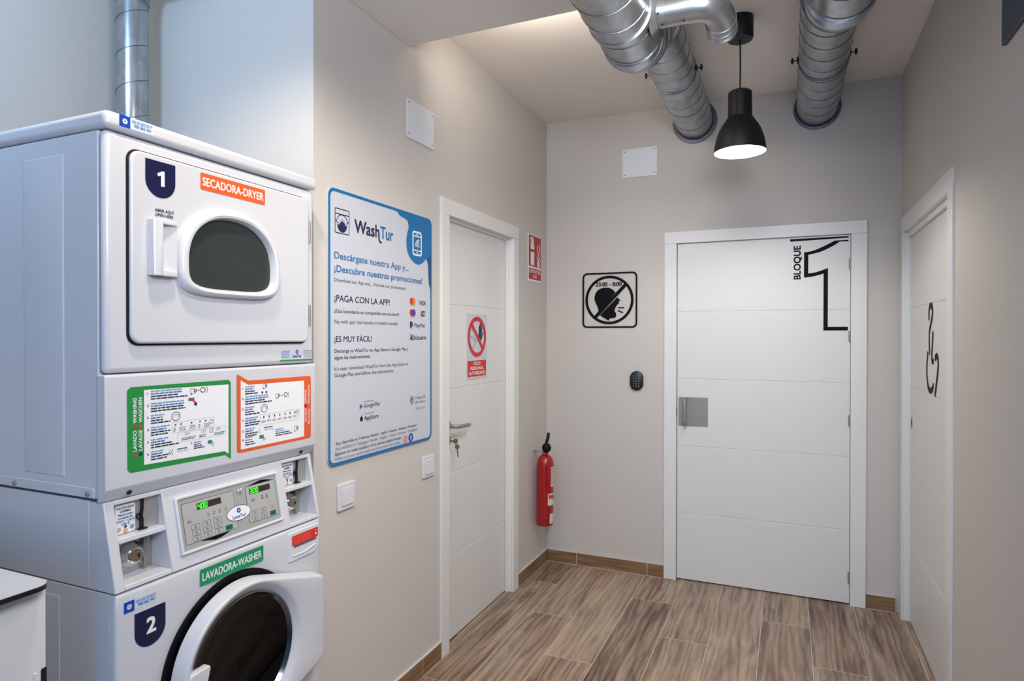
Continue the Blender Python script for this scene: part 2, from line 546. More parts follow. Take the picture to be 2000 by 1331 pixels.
g = 0.003
skirt('baseboard_left', [(XL, XL + .012, 1.69, 1.98), (XL, XL + .012, 1.98 + g, 2.36), (XL, XL + .012, 2.36 + g, 2.522),
                         (XL, XL + .012, 3.429, 3.455), (XL, XL + .012, 3.455 + g, YB - .001)])
skirt('baseboard_back', [(XL + .0125, -1.243, YB - .012, YB), (-1.243 + g, -.790, YB - .012, YB), (-.790 + g, -.689, YB - .012, YB),
                         (0.3935, .531, YB - .012, YB)])
skirt('baseboard_right', [(XR - .012, XR, 0.4, 1.6), (XR - .012, XR, 1.6 + g, 2.752)])


# ------------------------------------------------------------------ doors
def grooved(width0, width1, axis, face, sgn, z0, z1, grooves, m, th=0.04):
    """door leaf: profile with V grooves on the visible face, extruded over the width; sgn = direction to the back"""
    pr = [(face, z0)]
    for gz in grooves:
        pr += [(face, gz - .003), (face + sgn * .003, gz - .001), (face + sgn * .003, gz + .001), (face, gz + .003)]
    pr += [(face, z1), (face + sgn * th, z1), (face + sgn * th, z0)]
    mb = MB()
    if axis == 'x': mb.prism(pr, 'x', width0, width1, m)      # pts are (y,z)
    else: mb.prism(pr, 'y', width0, width1, m)                # pts are (x,z)
    return mb


GR = [0.408, 0.812, 1.217, 1.622]
# door_1: back wall
d1 = bpy.data.objects.new('door_1', None); COL.objects.link(d1); d1.location = (-.15, YB, 0); WORLD[d1.name] = Vector(d1.location); struct(d1)
leaf = grooved(-.613, .3135, 'x', 3.935, 1, .008, 2.031, GR, DOORW)
obj('leaf', leaf, d1, smooth=0)
mb = MB()
for (x0, x1, z0, z1) in ((-.689, -.616, 0, 2.033), (.3155, .392, 0, 2.033), (-.689, .392, 2.033, 2.103)):
    mb.box(x0, x1, 3.911, YB + .001, z0, z1, CASEW)
mb.box(-.632, -.616, YB, 4.05, 0, 2.033, CASEW); mb.box(.3155, .336, YB, 4.05, 0, 2.033, CASEW); mb.box(-.632, .336, YB, 4.05, 2.033, 2.05, CASEW)
obj('frame', mb, d1, bevel=0.0025)
mb = MB(); mb.box(-.632, .336, 3.99, 4.0, 0, 2.04, DARK); obj('backing', mb, d1)
for hz in (1.872, 1.475, 1.012, .152):
    mb = MB(); mb.lathe([(.0075, -.029), (.0075, .029)], (.3125, 3.927, hz), 'z', STEEL, 12, True, True)
    obj('hinge', mb, d1)
mb = MB(); mb.box(-.6225, -.6135, 3.924, 3.934, .998, 1.046, BLACKP); obj('latch', mb, d1)
hp = MB(); hp.plate(rrect_pts(-.605, .934, -.434, 1.107, .004), 'y', 3.932, 3.9352, STEEL)
hpo = obj('handle_plate', hp, d1, label='square brushed steel plate with a bow handle')
mb = MB()
zt, zb, hx = 1.097, .946, -.564
path = [(hx, 3.932, zt), (hx, 3.906, zt)] + [(hx, 3.906 - .016 * math.sin(a), zt - .016 + .016 * math.cos(a)) for a in [i * math.pi / 8 for i in range(1, 5)]]
path += [(hx, 3.906 - .016 * math.cos(a), zb + .016 - .016 * math.sin(a)) for a in [i * math.pi / 8 for i in range(0, 5)]] + [(hx, 3.932, zb)]
mb.tube(path, .0105, STEEL, 14)
obj('pull_handle', mb, hpo)

# door_2: left wall
d2 = bpy.data.objects.new('door_2', None); COL.objects.link(d2); d2.location = (XL, 2.975, 0); WORLD[d2.name] = Vector(d2.location); struct(d2)
obj('leaf', grooved(2.606, 3.342, 'y', -1.49, -1, .008, 2.028, [.405, .811, 1.218, 1.625], DOORW), d2, smooth=0)
mb = MB()
for (y0, y1, z0, z1) in ((2.523, 2.598, 0, 2.034), (3.352, 3.427, 0, 2.034), (2.523, 3.427, 2.034, 2.107)):
    mb.box(XL - .001, -1.440, y0, y1, z0, z1, CASEW)
mb.box(-1.60, XL, 2.585, 2.602, 0, 2.034, CASEW); mb.box(-1.60, XL, 3.348, 3.365, 0, 2.034, CASEW); mb.box(-1.60, XL, 2.585, 3.365, 2.034, 2.05, CASEW)
mb.box(-1.489, -1.472, 3.3385, 3.349, 0, 2.034, CASEW)
mb.box(-1.489, -1.472, 2.602, 3.348, 2.022, 2.035, CASEW)
obj('frame', mb, d2, bevel=0.0025)
mb = MB(); mb.box(-1.58, -1.57, 2.585, 3.365, 0, 2.04, DARK); obj('backing', mb, d2)
mb = MB(); mb.lathe([(.026, 0), (.026, .006), (.022, .009)], (-1.49, 2.664, 1.043), 'x', STEEL, 28, True, True)
mb.tube([(-1.484, 2.664, 1.043), (-1.452, 2.664, 1.043), (-1.444, 2.668, 1.042), (-1.440, 2.68, 1.041), (-1.440, 2.72, 1.038), (-1.441, 2.76, 1.036), (-1.446, 2.80, 1.034), (-1.450, 2.815, 1.033)], .0095, STEEL, 14)
obj('lever_handle', mb, d2, label='brushed steel lever handle')
mb = MB(); mb.lathe([(.026, 0), (.026, .006), (.022, .009)], (-1.49, 2.664, .972), 'x', STEEL, 28, True, True)
mb.box(-1.482, -1.474, 2.656, 2.672, .962, .982, mat('brass', (168, 150, 100), .35, .9))
obj('lock_rosette', mb, d2)

# door_3: right wall
d3 = bpy.data.objects.new('door_3', None); COL.objects.link(d3); d3.location = (XR, 3.33, 0); WORLD[d3.name] = Vector(d3.location); struct(d3)
obj('leaf', grooved(2.835, 3.818, 'y', .583, 1, .008, 2.0, [.412, .812, 1.214, 1.62], DOORW), d3, smooth=0)
mb = MB()
for (y0, y1, z0, z1) in ((2.752, 2.83, 0, 2.012), (3.822, 3.897, 0, 2.012), (2.752, 3.897, 2.012, 2.09)):
    mb.box(.543, XR + .001, y0, y1, z0, z1, CASEW)
mb.box(XR, .70, 2.815, 2.831, 0, 2.012, CASEW); mb.box(XR, .70, 3.822, 3.838, 0, 2.012, CASEW); mb.box(XR, .70, 2.815, 3.838, 2.012, 2.03, CASEW)
mb.box(.566, .582, 2.831, 3.822, 1.985, 2.012, CASEW)
obj('frame', mb, d3, bevel=0.0025)
mb = MB(); mb.box(.66, .67, 2.815, 3.838, 0, 2.02, DARK); obj('backing', mb, d3)
mb = MB(); mb.plate(rrect_pts(3.778, 1.0, 3.806, 1.062, .013), 'x', .581, .5835, STEEL); mb.box(.579, .582, 3.789, 3.795, 1.02, 1.045, BLACKP)
obj('flush_pull', mb, d3)

# ================================================================== things on the walls
exec_order = True


def cover_plate(label, side):
    mb = MB()
    if side == 'left':
        y0, y1, z0, z1 = 2.243, 2.464, 2.298, 2.461
        t = thing('cover_plate', label, 'plate', (XL, (y0 + y1) / 2, z0), 'blank square cover plates')
        mb.plate(rrect_pts(y0, z0, y1, z1, .006), 'x', XL, XL + .006, P_PLATE)
        obj('plate', mb, t, bevel=.0015)
        for y in (y0 + .017, y1 - .017):
            for z in (z0 + .017, z1 - .017):
                q = MB(); q.lathe([(.0035, 0), (.0035, .0012)], (XL + .006, y, z), 'x', P_GREY, 10, False, True); obj('screw', q, t)
    else:
        x0, x1, z0, z1 = -.95, -.734, 2.458, 2.636
        t = thing('cover_plate', label, 'plate', ((x0 + x1) / 2, YB, z0), 'blank square cover plates')
        mb.plate(rrect_pts(x0, z0, x1, z1, .006), 'y', YB - .006, YB, P_PLATE)
        obj('plate', mb, t, bevel=.0015)
        for x in (x0 + .017, x1 - .017):
            for z in (z0 + .017, z1 - .017):
                q = MB(); q.lathe([(.0035, 0), (.0035, .0012)], (x, YB - .006, z), (0, -1, 0), P_GREY, 10, False, True); obj('screw', q, t)


P_PLATE = mat('plate_white', (222, 226, 232), .4, var=0.005)
cover_plate('blank white cover plate with four screws, high on left wall above the poster', 'left')
cover_plate('blank white cover plate with four screws, on back wall left of the lamp', 'back')


def switch(y0, y1, z0, z1, label):
    t = thing('light_switch', label, 'switch', (XL, (y0 + y1) / 2, z0), 'white light switches')
    mb = MB(); mb.plate(rrect_pts(y0, z0, y1, z1, .005), 'x', XL, XL + .009, ENAMEL2); obj('frame', mb, t, bevel=.002)
    mb = MB()
    c, d = (y0 + y1) / 2, (z0 + z1) / 2; h = .031
    mb.add([(XL + .009, c - h, d - h), (XL + .009, c + h, d - h), (XL + .009, c + h, d + h), (XL + .009, c - h, d + h),
            (XL + .0135, c - h, d - h), (XL + .0135, c + h, d - h), (XL + .0115, c + h, d + h), (XL + .0115, c - h, d + h)],
           [(0, 1, 2, 3), (4, 5, 6, 7), (0, 1, 5, 4), (1, 2, 6, 5), (2, 3, 7, 6), (3, 0, 4, 7)], ENAMEL2)
    obj('rocker', mb, t, bevel=.001)


switch(1.803, 1.899, .853, .948, 'white light switch below left lower corner of the blue poster')
switch(2.370, 2.466, .853, .946, 'white light switch below poster, next to the left door frame')


# ---- the big app poster
def poster():
    y0, y1, z0, z1 = 1.752, 2.442, 1.018, 1.986
    t = thing('poster', 'tall white poster with blue border and app adverts, on left wall beside the door', 'poster', (XL, (y0 + y1) / 2, z0))
    mb = MB(); mb.plate(rrect_pts(y0, z0, y1, z1, .03), 'x', XL + .001, XL + .006, BOARDW); obj('board', mb, t)
    xf = XL + .006
    p = left_print(xf)
    p.ring(rrect_pts(y0, z0, y1, z1, .03), rrect_pts(y0 + .011, z0 + .011, y1 - .011, z1 - .011, .022), P_BLUE, 1)
    p.build('blue_border', t)
    p = left_print(xf)
    # blue swoosh in the upper right corner
    edge = catmull([(2.155, 1.982), (2.175, 1.972), (2.195, 1.960), (2.225, 1.956), (2.247, 1.949), (2.256, 1.925), (2.243, 1.890), (2.239, 1.853),
                    (2.248, 1.822), (2.270, 1.797), (2.305, 1.780), (2.335, 1.777), (2.372, 1.790), (2.392, 1.806), (2.405, 1.800), (2.412, 1.780), (2.415, 1.73), (2.422, 1.695), (2.434, 1.676)], 5)
    p.poly(edge + [(2.436, 1.975), (2.43, 1.981), (2.42, 1.984)], P_BLUE, 2)
    p.poly([(2.40, 1.805), (2.436, 1.835), (2.436, 1.676), (2.428, 1.685), (2.42, 1.70), (2.414, 1.74), (2.411, 1.785)], P_NAVY2, 3)
    # phone symbol
    p.ring(rrect_pts(2.284, 1.812, 2.358, 1.916, .014), rrect_pts(2.292, 1.820, 2.350, 1.908, .008), P_WHITE, 3)
    p.rect(2.292, 1.892, 2.350, 1.897, P_WHITE, 3); p.rect(2.292, 1.832, 2.350, 1.837, P_WHITE, 3)
    p.rect(2.312, 1.900, 2.330, 1.904, P_WHITE, 3); p.rect(2.314, 1.823, 2.328, 1.828, P_WHITE, 3)
    for rr in (.012, .021, .030):
        p.stroke([(2.337 - .0 - rr * math.cos(a), 1.851 + rr * math.sin(a)) for a in [math.radians(x) for x in range(0, 91, 15)]], .005, P_WHITE, 3, False)
    p.poly(ell(2.335, 1.852, .004), P_WHITE, 3)
    p.build('corner_swoosh', t)
    # logo: front loader with a wave
    p = left_print(xf)
    p.ring(rrect_pts(1.787, 1.832, 1.867, 1.920, .004), rrect_pts(1.790, 1.835, 1.864, 1.917, .003), P_DARKN, 1)
    p.rect(1.789, 1.899, 1.866, 1.902, P_DARKN, 1)
    c = (1.827, 1.868)
    p.stroke([(c[0] + .031 * math.cos(a), c[1] + .031 * math.sin(a)) for a in [math.radians(x) for x in range(10, 171, 10)]], .003, P_DARKN, 1)
    p.stroke([(1.788, 1.876), (1.797, 1.872), (1.800, 1.868)], .0025, P_DARKN, 1); p.stroke([(1.866, 1.880), (1.857, 1.876), (1.853, 1.872)], .0025, P_DARKN, 1)
    p.poly([(c[0] + .027 * math.cos(a), c[1] - .004 + .027 * math.sin(a)) for a in [math.radians(x) for x in range(180, 361, 10)]] +
           [(1.846, 1.862), (1.838, 1.872), (1.827, 1.878), (1.818, 1.872), (1.810, 1.862)], P_DARKN, 1)
    p.stroke(catmull([(1.799, 1.868), (1.808, 1.868), (1.816, 1.877), (1.827, 1.883), (1.838, 1.877), (1.846, 1.868), (1.855, 1.868)]), .003, P_LBLUE, 1)
    # WashTur logo lettering
    p.text('Wash', 1.896, 1.850, .046, P_DARKN, w=.155, bold=.03)
    p.text('Tur', 2.056, 1.850, .046, P_BLUE, w=.088, bold=.03)
    p.stroke(catmull([(2.046, 1.865), (2.047, 1.848), (2.052, 1.837), (2.062, 1.834)]), .008, P_DARKN, 1)
    p.build('logo', t)
    p = left_print(xf)
    p.text('Descárgate nuestra App y...', 1.784, 1.742, .0235, P_MIDB, w=.472, bold=.02)
    p.text('¡Descubre nuestras promociones!', 1.784, 1.696, .0235, P_MIDB, w=.578, bold=.02)
    p.build('lettering', t); p = left_print(xf)
    p.text('Download our App and... Find out our promotions!', 1.784, 1.662, .0125, P_GREY, w=.45, bold=.002)
    p.build('lettering', t); p = left_print(xf)
    p.text('¡PAGA CON LA APP!', 1.785, 1.593, .0225, P_DARKN, w=.334, bold=.008)
    p.build('lettering', t); p = left_print(xf)
    p.text('¡Esta lavandería es compatible con tu móvil!', 1.785, 1.553, .0125, P_DARKN, w=.40, bold=.004)
    p.build('lettering', t); p = left_print(xf)
    p.text('Pay with app! this laundry is mobile friendly!', 1.785, 1.516, .0125, P_GREY, w=.393, bold=.002)
    p.build('lettering', t); p = left_print(xf)
    p.text('¡ES MUY FÁCIL!', 1.785, 1.451, .0205, P_DARKN, w=.216, bold=.008)
    p.build('lettering', t); p = left_print(xf)
    p.text('Descarga ya WashTur en App Store o Google Play y', 1.785, 1.413, .0125, P_DARKN, w=.469, bold=.004)
    p.text('sigue las instrucciones.', 1.785, 1.390, .0125, P_DARKN, w=.21, bold=.004)
    p.build('lettering', t); p = left_print(xf)
    p.text("It's easy! download WashTur from the App Store or", 1.785, 1.351, .0125, P_GREY, w=.469, bold=.002)
    p.text('Google Play and follow the instructions.', 1.785, 1.328, .0125, P_GREY, w=.363, bold=.002)
    p.build('lettering', t); p = left_print(xf)
    p.text('DISPONIBLE EN', 1.953, 1.2245, .0045, P_GREY, w=.06)
    p.text('GooglePlay', 1.952, 1.205, .0145, P_GREY, w=.103, bold=.008)
    p.poly([(1.927, 1.222), (1.945, 1.211), (1.927, 1.200)], P_MIDB, 1); p.poly([(1.938, 1.2155), (1.945, 1.211), (1.938, 1.2065)], P_GREY, 2)
    p.build('lettering', t); p = left_print(xf)
    p.text('Consíguelo en el', 1.956, 1.180, .0045, P_GREY, w=.058)
    p.text('AppStore', 1.954, 1.158, .0155, P_DARKN, w=.09, bold=.01)
    p.poly(ell(1.937, 1.165, .0085, .0095, 20), BLACK, 1); p.poly(ell(1.9465, 1.167, .003, .003, 12), BOARDW, 2); p.poly([(1.937, 1.176), (1.943, 1.181), (1.942, 1.176)], BLACK, 1)
    p.build('lettering', t); p = left_print(xf)
    p.text('Código QR', 2.306, 1.205, .011, P_GREY, w=.084); p.text('del centro', 2.306, 1.186, .011, P_GREY, w=.082); p.text('QR Center', 2.312, 1.159, .011, P_LGREY, w=.074)
    p.ring(ell(2.281, 1.207, .0135, .0135, 20), ell(2.281, 1.207, .0105, .0105, 20), P_GREY, 1); p.poly(ell(2.281, 1.207, .006, .006, 12), P_GREY, 1)
    p.stroke([(2.269, 1.201), (2.281, 1.184)], .003, P_GREY, 1); p.stroke([(2.293, 1.201), (2.281, 1.184)], .003, P_GREY, 1)
    p.build('lettering', t); p = left_print(xf)
    p.text('App disponible en 5 idiomas: Español - Inglés - Francés - Alemán - Portugués', 1.79, 1.090, .0108, P_GREY, w=.528, bold=.004)
    p.text('App available in 5 languages: Spanish - English - French - German - Portuguese', 1.79, 1.072, .0108, P_LGREY, w=.537, bold=.004)
    p.build('lettering', t); p = left_print(xf)
    p.text('Síguenos en redes sociales y no te pierdas ninguna ventaja', 1.787, 1.053, .0115, P_GREY, w=.413, bold=.01)
    p.text('Follow us in our social media and do not miss any updates.', 1.787, 1.036, .0108, P_LGREY, w=.41, bold=.004)
    p.build('lettering', t)
    # payment marks and social icons
    p = left_print(xf)
    p.poly(ell(2.279, 1.618, .0145), P_MC1, 1); p.poly(ell(2.295, 1.618, .0145), P_MC2, 2)
    p.poly([(2.287 + .0075 * math.cos(a), 1.618 + .0125 * math.sin(a)) for a in [i * math.pi / 8 for i in range(16)]], P_ORANGE, 3)
    p.rect(2.268, 1.5995, 2.306, 1.602, P_LGREY, 1)
    p.build('badge_icon', t); p = left_print(xf)
    p.text('VISA', 2.338, 1.605, .0185, P_DARKN, w=.056, bold=.02)
    p.build('badge_icon', t); p = left_print(xf)
    p.poly(ell(2.279, 1.570, .0145), P_RED, 1); p.poly(ell(2.295, 1.570, .0145), P_ROYAL, 2)
    p.poly([(2.287 + .0075 * math.cos(a), 1.570 + .0125 * math.sin(a)) for a in [i * math.pi / 8 for i in range(16)]], P_PURP, 3)
    p.rect(2.268, 1.5515, 2.306, 1.554, P_LGREY, 1)
    p.build('badge_icon', t); p = left_print(xf)
    p.poly([(2.350, 1.556), (2.362, 1.556), (2.368, 1.580), (2.356, 1.580)], P_RED, 1); p.poly([(2.362, 1.556), (2.372, 1.556), (2.378, 1.580), (2.368, 1.580)], P_DARKN, 1)
    p.poly([(2.372, 1.556), (2.384, 1.556), (2.390, 1.580), (2.378, 1.580)], P_TEAL, 1)
    p.text('UP', 2.366, 1.564, .009, P_WHITE, w=.016, layer=2, bold=.03)
    p.build('badge_icon', t); p = left_print(xf)
    p.text('P', 2.267, 1.508, .024, P_NAVY, w=.019, bold=.05); p.text('P', 2.274, 1.504, .022, P_ROYAL, w=.016, bold=.04, layer=2)
    p.text('Pay', 2.302, 1.510, .016, P_NAVY, w=.042, bold=.015); p.text('Pal', 2.348, 1.510, .016, P_ROYAL, w=.035, bold=.015)
    p.build('badge_icon', t); p = left_print(xf)
    p.text('bizum', 2.294, 1.457, .0185, P_DARKN, w=.10, bold=.02)
    for a, b in (((2.268, 1.458), (2.276, 1.470)), ((2.276, 1.457), (2.287, 1.476)), ((2.271, 1.479), (2.279, 1.466)), ((2.283, 1.462), (2.288, 1.456))): p.stroke([a, b], .005, P_DARKN, 1)
    p.build('badge_icon', t); p = left_print(xf)
    p.ring(rrect_pts(2.217, 1.031, 2.246, 1.060, .008), rrect_pts(2.221, 1.035, 2.242, 1.056, .006), P_PINK, 1)
    p.ring(ell(2.2315, 1.0455, .0075), ell(2.2315, 1.0455, .0045), P_PINK, 1); p.poly(ell(2.2385, 1.0525, .0016), P_PINK, 1)
    p.build('badge_icon', t); p = left_print(xf)
    p.poly(ell(2.273, 1.0475, .0175, .0185), P_ROYAL, 1); p.text('f', 2.2735, 1.036, .020, P_WHITE, layer=2, bold=.05, align='c')
    p.build('badge_icon', t)


P_NAVY2 = mat('print_deep_blue', (10, 74, 130), 0.4, var=0)
P_PURP = mat('print_purple', (120, 40, 110), 0.45, var=0)
poster()


# ---- quiet-hours sign on the back wall
def quiet_sign():
    t = thing('quiet_hours_sign', 'black cut-out sign of a struck-through shouting head, left of the back door', 'sign', (-1.031, YB, 1.526))
    def S(a, b):
        f = (a - 44) / 546
        top, bot = 75 - 25 * f, 617 - 10 * f
        return (-1.207 + .352 * f, 1.526 + .349 * (bot - b) / (bot - top))
    mb = MB()

    def slab(pts, y0=YB - .005, y1=YB - .001):
        mb.prism(pts, 'y', y0, y1, BLACK)

    def ringslab(o, i):
        n = len(o); y0, y1 = YB - .005, YB - .0005
        L = [[(a[0], y1, a[1]) for a in o], [(a[0], y0, a[1]) for a in o], [(a[0], y0, a[1]) for a in i], [(a[0], y1, a[1]) for a in i]]
        mb.loft(L + [L[0]], BLACK)
    ringslab(rrect_pts(-1.207, 1.526, -.855, 1.875, .03), rrect_pts(-1.197, 1.536, -.865, 1.865, .022))
    obj('border', mb, t, smooth=0)
    mb = MB()
    c = S(314, 335)
    ringslab(ell(c[0], c[1], .155, .153, 56), ell(c[0], c[1], .139, .137, 56))
    a, b = Vector(S(482, 175)), Vector(S(172, 512)); d = (b - a).normalized(); n = Vector((-d.y, d.x)) * .0105
    slab([tuple(a + n), tuple(a - n), tuple(b - n), tuple(b + n)], YB - .0053)
    obj('prohibition_ring', mb, t, smooth=0)
    mb = MB()
    slab(catmull([S(*q) for q in ((207, 450), (205, 422), (186, 380), (168, 335), (172, 290), (195, 247), (235, 222), (285, 213), (330, 222), (358, 240), (376, 262))], 5) + [S(290, 362)])
    slab([S(*q) for q in ((395, 308), (425, 338), (408, 352), (412, 368), (396, 380), (382, 400), (370, 425), (368, 448), (380, 460), (384, 480), (383, 498), (368, 512), (345, 514), (322, 518), (308, 540), (222, 487), (300, 408))])
    for q in (((405, 412), (462, 410), 8), ((400, 438), (452, 460), 8)):
        a, b = Vector(S(*q[0])), Vector(S(*q[1])); d = (b - a).normalized(); n = Vector((-d.y, d.x)) * .0032
        slab([tuple(a + n), tuple(a - n), tuple(b - n), tuple(b + n)])
    obj('shouting_head', mb, t, smooth=0)
    p = back_print(YB - .001)
    x, z = S(178, 203)
    p.text('23:00 - 8:00', x, z, .024, BLACK, w=.168, layer=3, bold=.045)
    p.build('hours', t)


quiet_sign()

# ---- keypad
t = thing('keypad', 'small black oval door keypad on back wall beside the back door', 'keypad', (-.857, YB, 1.138))
mb = MB()
o = rrect_pts(-.898, 1.138, -.816, 1.258, .041, 10)
sc = lambda k, y: [(-.857 + (a + .857) * k, y, 1.198 + (b - 1.198) * (1 - (1 - k) * .7)) for a, b in o]
mb.loft([sc(1, YB), sc(1, YB - .014), sc(.96, YB - .020), sc(.85, YB - .023)], BLACKP, False, True)
obj('housing', mb, t)
P_KEY = mat('key_legend', (120, 140, 150), .5, var=0)
p = back_print(YB - .023)
for r, row in enumerate(('123', '456', '789', '*0#')):
    for c, ch in enumerate(row): p.text(ch, -.873 + c * .016, 1.209 - r * .0165, .0095, P_KEY, align='c', bold=.03)
p.rect(-.884, 1.228, -.83, 1.2295, P_KEY, 1)
p.build('keys', t)


# ---- extinguisher sign
def fire_sign():
    y0, y1, z0, z1 = 3.594, 3.811, 1.812, 2.101
    t = thing('extinguisher_sign', 'small red and white sign with extinguisher pictogram, above the extinguisher', 'sign', (XL, 3.70, z0))
    mb = MB(); mb.box(XL, XL + .003, y0, y1, z0, z1, P_WHITE); obj('board', mb, t)
    p = left_print(XL + .003, y0, z0)
    w, h = y1 - y0, z1 - z0
    p.rect(.006, .092, w - .006, h - .006, P_DRED, 0); p.rect(.006, .012, w - .006, .080, P_DRED, 0)
    # extinguisher
    p.poly(rrect_pts(.036, .100, .096, .182, .004), P_WHITE, 1)
    p.poly(rrect_pts(.036, .198, .096, .232, (.002, .002, .02, .02)), P_WHITE, 1)
    p.poly([(.045, .232), (.087, .232), (.085, .262), (.066, .276), (.05, .262)], P_WHITE, 1)
    p.stroke(catmull([(.05, .268), (.034, .262), (.027, .245), (.03, .222)]), .008, P_WHITE, 2)
    # flames
    p.poly(catmull([(.15, .10), (.146, .125), (.162, .150), (.190, .100), (.175, .094), (.16, .094)], 4), P_WHITE, 1)
    p.stroke(catmull([(.142, .155), (.16, .135), (.185, .122)]), .011, P_WHITE, 2)
    p.stroke(catmull([(.150, .225), (.152, .195), (.168, .165), (.195, .140)]), .011, P_WHITE, 3)
    p.stroke(catmull([(.178, .232), (.186, .205), (.176, .180)]), .012, P_WHITE, 4)
    p.text('EXTINTOR', w / 2, .052, .020, P_WHITE, w=.185, align='c', bold=.03)
    p.text('CO2', w / 2, .023, .020, P_WHITE, w=.06, align='c', bold=.03)
    p.build('pictogram', t)


fire_sign()


# ---- staff only sign on the left door
def staff_sign():
    y0, y1, z0, z1 = 2.856, 3.092, 1.252, 1.588
    xf = -1.49
    t = thing('staff_only_sign', 'white and red staff-only sign with crossed-out hand, on the left door', 'sign', (xf, (y0 + y1) / 2, z0))
    mb = MB(); mb.box(xf, xf + .0025, y0, y1, z0, z1, BOARDW); obj('board', mb, t)
    p = left_print(xf + .0025, y0, z0)
    w = y1 - y0
    c = (.118, .217); R1, R0 = .105, .083
    # person with raised hand (thin outline) and dark hand
    for s_ in (((.062, .262), (.060, .248), (.068, .245)), ((.046, .222), (.055, .217), (.05, .208)), ((.075, .222), (.084, .205), (.098, .21)), ((.088, .178), (.094, .195), (.118, .196)), ((.076, .15), (.084, .172))):
        p.stroke(catmull(list(s_), 4), .0035, P_GREY, 1)
    p.poly([(.132, .225), (.140, .240), (.158, .243), (.172, .232), (.170, .205), (.160, .188), (.142, .195)], P_DARKN, 1)
    for a, b in (((.142, .236), (.144, .272)), ((.151, .240), (.155, .284)), ((.160, .240), (.166, .280)), ((.168, .234), (.176, .266)), ((.168, .210), (.190, .240))):
        p.stroke([a, b], .0095, P_DARKN, 1)
    a, b = Vector((c[0] - .062, c[1] + .066)), Vector((c[0] + .066, c[1] - .062))
    d = (b - a).normalized(); n = Vector((-d.y, d.x)) * .0105
    p.poly([tuple(a + n), tuple(a - n), tuple(b - n), tuple(b + n)], P_RED, 2)
    p.ring(ell(c[0], c[1], R1, R1, 48), ell(c[0], c[1], R0, R0, 48), P_RED, 3)
    p.rect(.012, .012, w - .012, .094, P_RED, 1)
    p.text('SOLO', w / 2, .071, .016, P_WHITE, w=.078, align='c', bold=.03, layer=2)
    p.text('PERSONAL', w / 2, .046, .016, P_WHITE, w=.155, align='c', bold=.03, layer=2)
    p.text('AUTORIZADO', w / 2, .021, .016, P_WHITE, w=.192, align='c', bold=.03, layer=2)
    p.build('pictogram', t)


staff_sign()

# ---- keys in the left door's lock
BRASS = mat('key_metal', (158, 152, 134), .35, .9)
t = thing('key_bunch', 'two small keys hanging from the lock of the left door', 'keys', (-1.474, 2.664, .93))
mb = MB(); mb.box(-1.476, -1.452, 2.6628, 2.6652, .968, .976, BRASS); mb.plate(rrect_pts(-1.456, .962, -1.434, .984, .006), 'y', 2.6625, 2.6655, BRASS); obj('key', mb, t)
mb = MB(); mb.lathe([(.0105, -.0008), (.0105, .0008), (.0093, .0008), (.0093, -.0008), (.0105, -.0008)], (-1.441, 2.666, .960), (1, .6, 0), STEEL, 20); obj('key_ring', mb, t)
mb = MB(); mb.plate([(-1.452 + a, .0 + b) for a, b in ((.004, .958), (.022, .957), (.026, .940), (.012, .934), (.002, .94))], 'y', 2.667, 2.669, BRASS)
mb.plate([(-1.442, .938), (-1.435, .938), (-1.430, .898), (-1.436, .897)], 'y', 2.6672, 2.6688, BRASS); obj('key', mb, t)

# ---- vinyl number on the back door
p = back_print(3.935)
T = BLACK
p.poly([(.010, 2.009), (.304, 2.0145), (.304, 2.0235), (.010, 2.0225)], T, 0)
outer_top = catmull([(.082, 1.945), (.13, 1.953), (.185, 1.976), (.235, 2.002)], 6)
inner_top = catmull([(.262, 1.996), (.225, 1.972), (.165, 1.944), (.104, 1.930)], 6)
p.poly(outer_top + inner_top, T, 0)
p.poly([(.235, 2.002), (.303, 2.0035), (.303, 1.9945), (.262, 1.996)], T, 0)
p.poly([(.082, 1.945), (.104, 1.934), (.104, 1.812), (.082, 1.803)], T, 0)
up = catmull([(.104, 1.826), (.14, 1.831), (.175, 1.842), (.203, 1.853)], 5); lo = catmull([(.181, 1.822), (.15, 1.813), (.115, 1.806), (.082, 1.803)], 5)
p.poly(up + [(.203, 1.838)] + lo, T, 0)
p.rect(.181, 1.506, .203, 1.845, T, 1); p.rect(.190, 1.506, .302, 1.5265, T, 2)
p.text('BLOQUE', .064, 1.794, .034, T, w=.19, layer=0, bold=.045, rot=math.pi / 2)
tag(p.build('door_number_decal'), 'black outlined number one lettering on upper corner of the back door', 'lettering')

# ---- wheelchair line drawing on the right door
p = Print((.583, 0, 0), -Y_, Z_)
for st in ([(3.372, 1.556), (3.374, 1.585), (3.352, 1.608), (3.320, 1.608), (3.298, 1.588), (3.305, 1.56), (3.330, 1.530), (3.362, 1.494), (3.366, 1.45), (3.358, 1.402)],
           [(3.288, 1.484), (3.300, 1.43), (3.308, 1.385), (3.298, 1.364), (3.278, 1.364)],
           [(3.397, 1.394), (3.415, 1.345), (3.413, 1.295), (3.385, 1.248), (3.345, 1.232), (3.300, 1.238), (3.276, 1.258)],
           [(3.236, 1.380), (3.212, 1.390), (3.186, 1.380), (3.178, 1.345), (3.200, 1.29), (3.236, 1.225)]):
    p.stroke(catmull([(-a, b) for a, b in st], 6), .027, BLACK, 1)
p.poly(ell(-3.228, 1.378, .016, .012), BLACK, 1); p.poly(ell(-3.288, 1.366, .013, .01), BLACK, 1)
tag(p.build('wheelchair_decal'), 'black wheelchair line drawing on the right door', 'decal')

# ---- dark panel high on the right wall
t = thing('wall_panel', 'dark blue-grey flat panel high on right wall, cut by upper right frame corner', 'panel', (XR, 1.5, 2.275))
mb = MB(); mb.box(XR - .012, XR, .9, 2.165, 2.277, 2.60, mat('dark_panel', (64, 74, 90), .45, var=.02)); obj('panel', mb, t, bevel=.002)


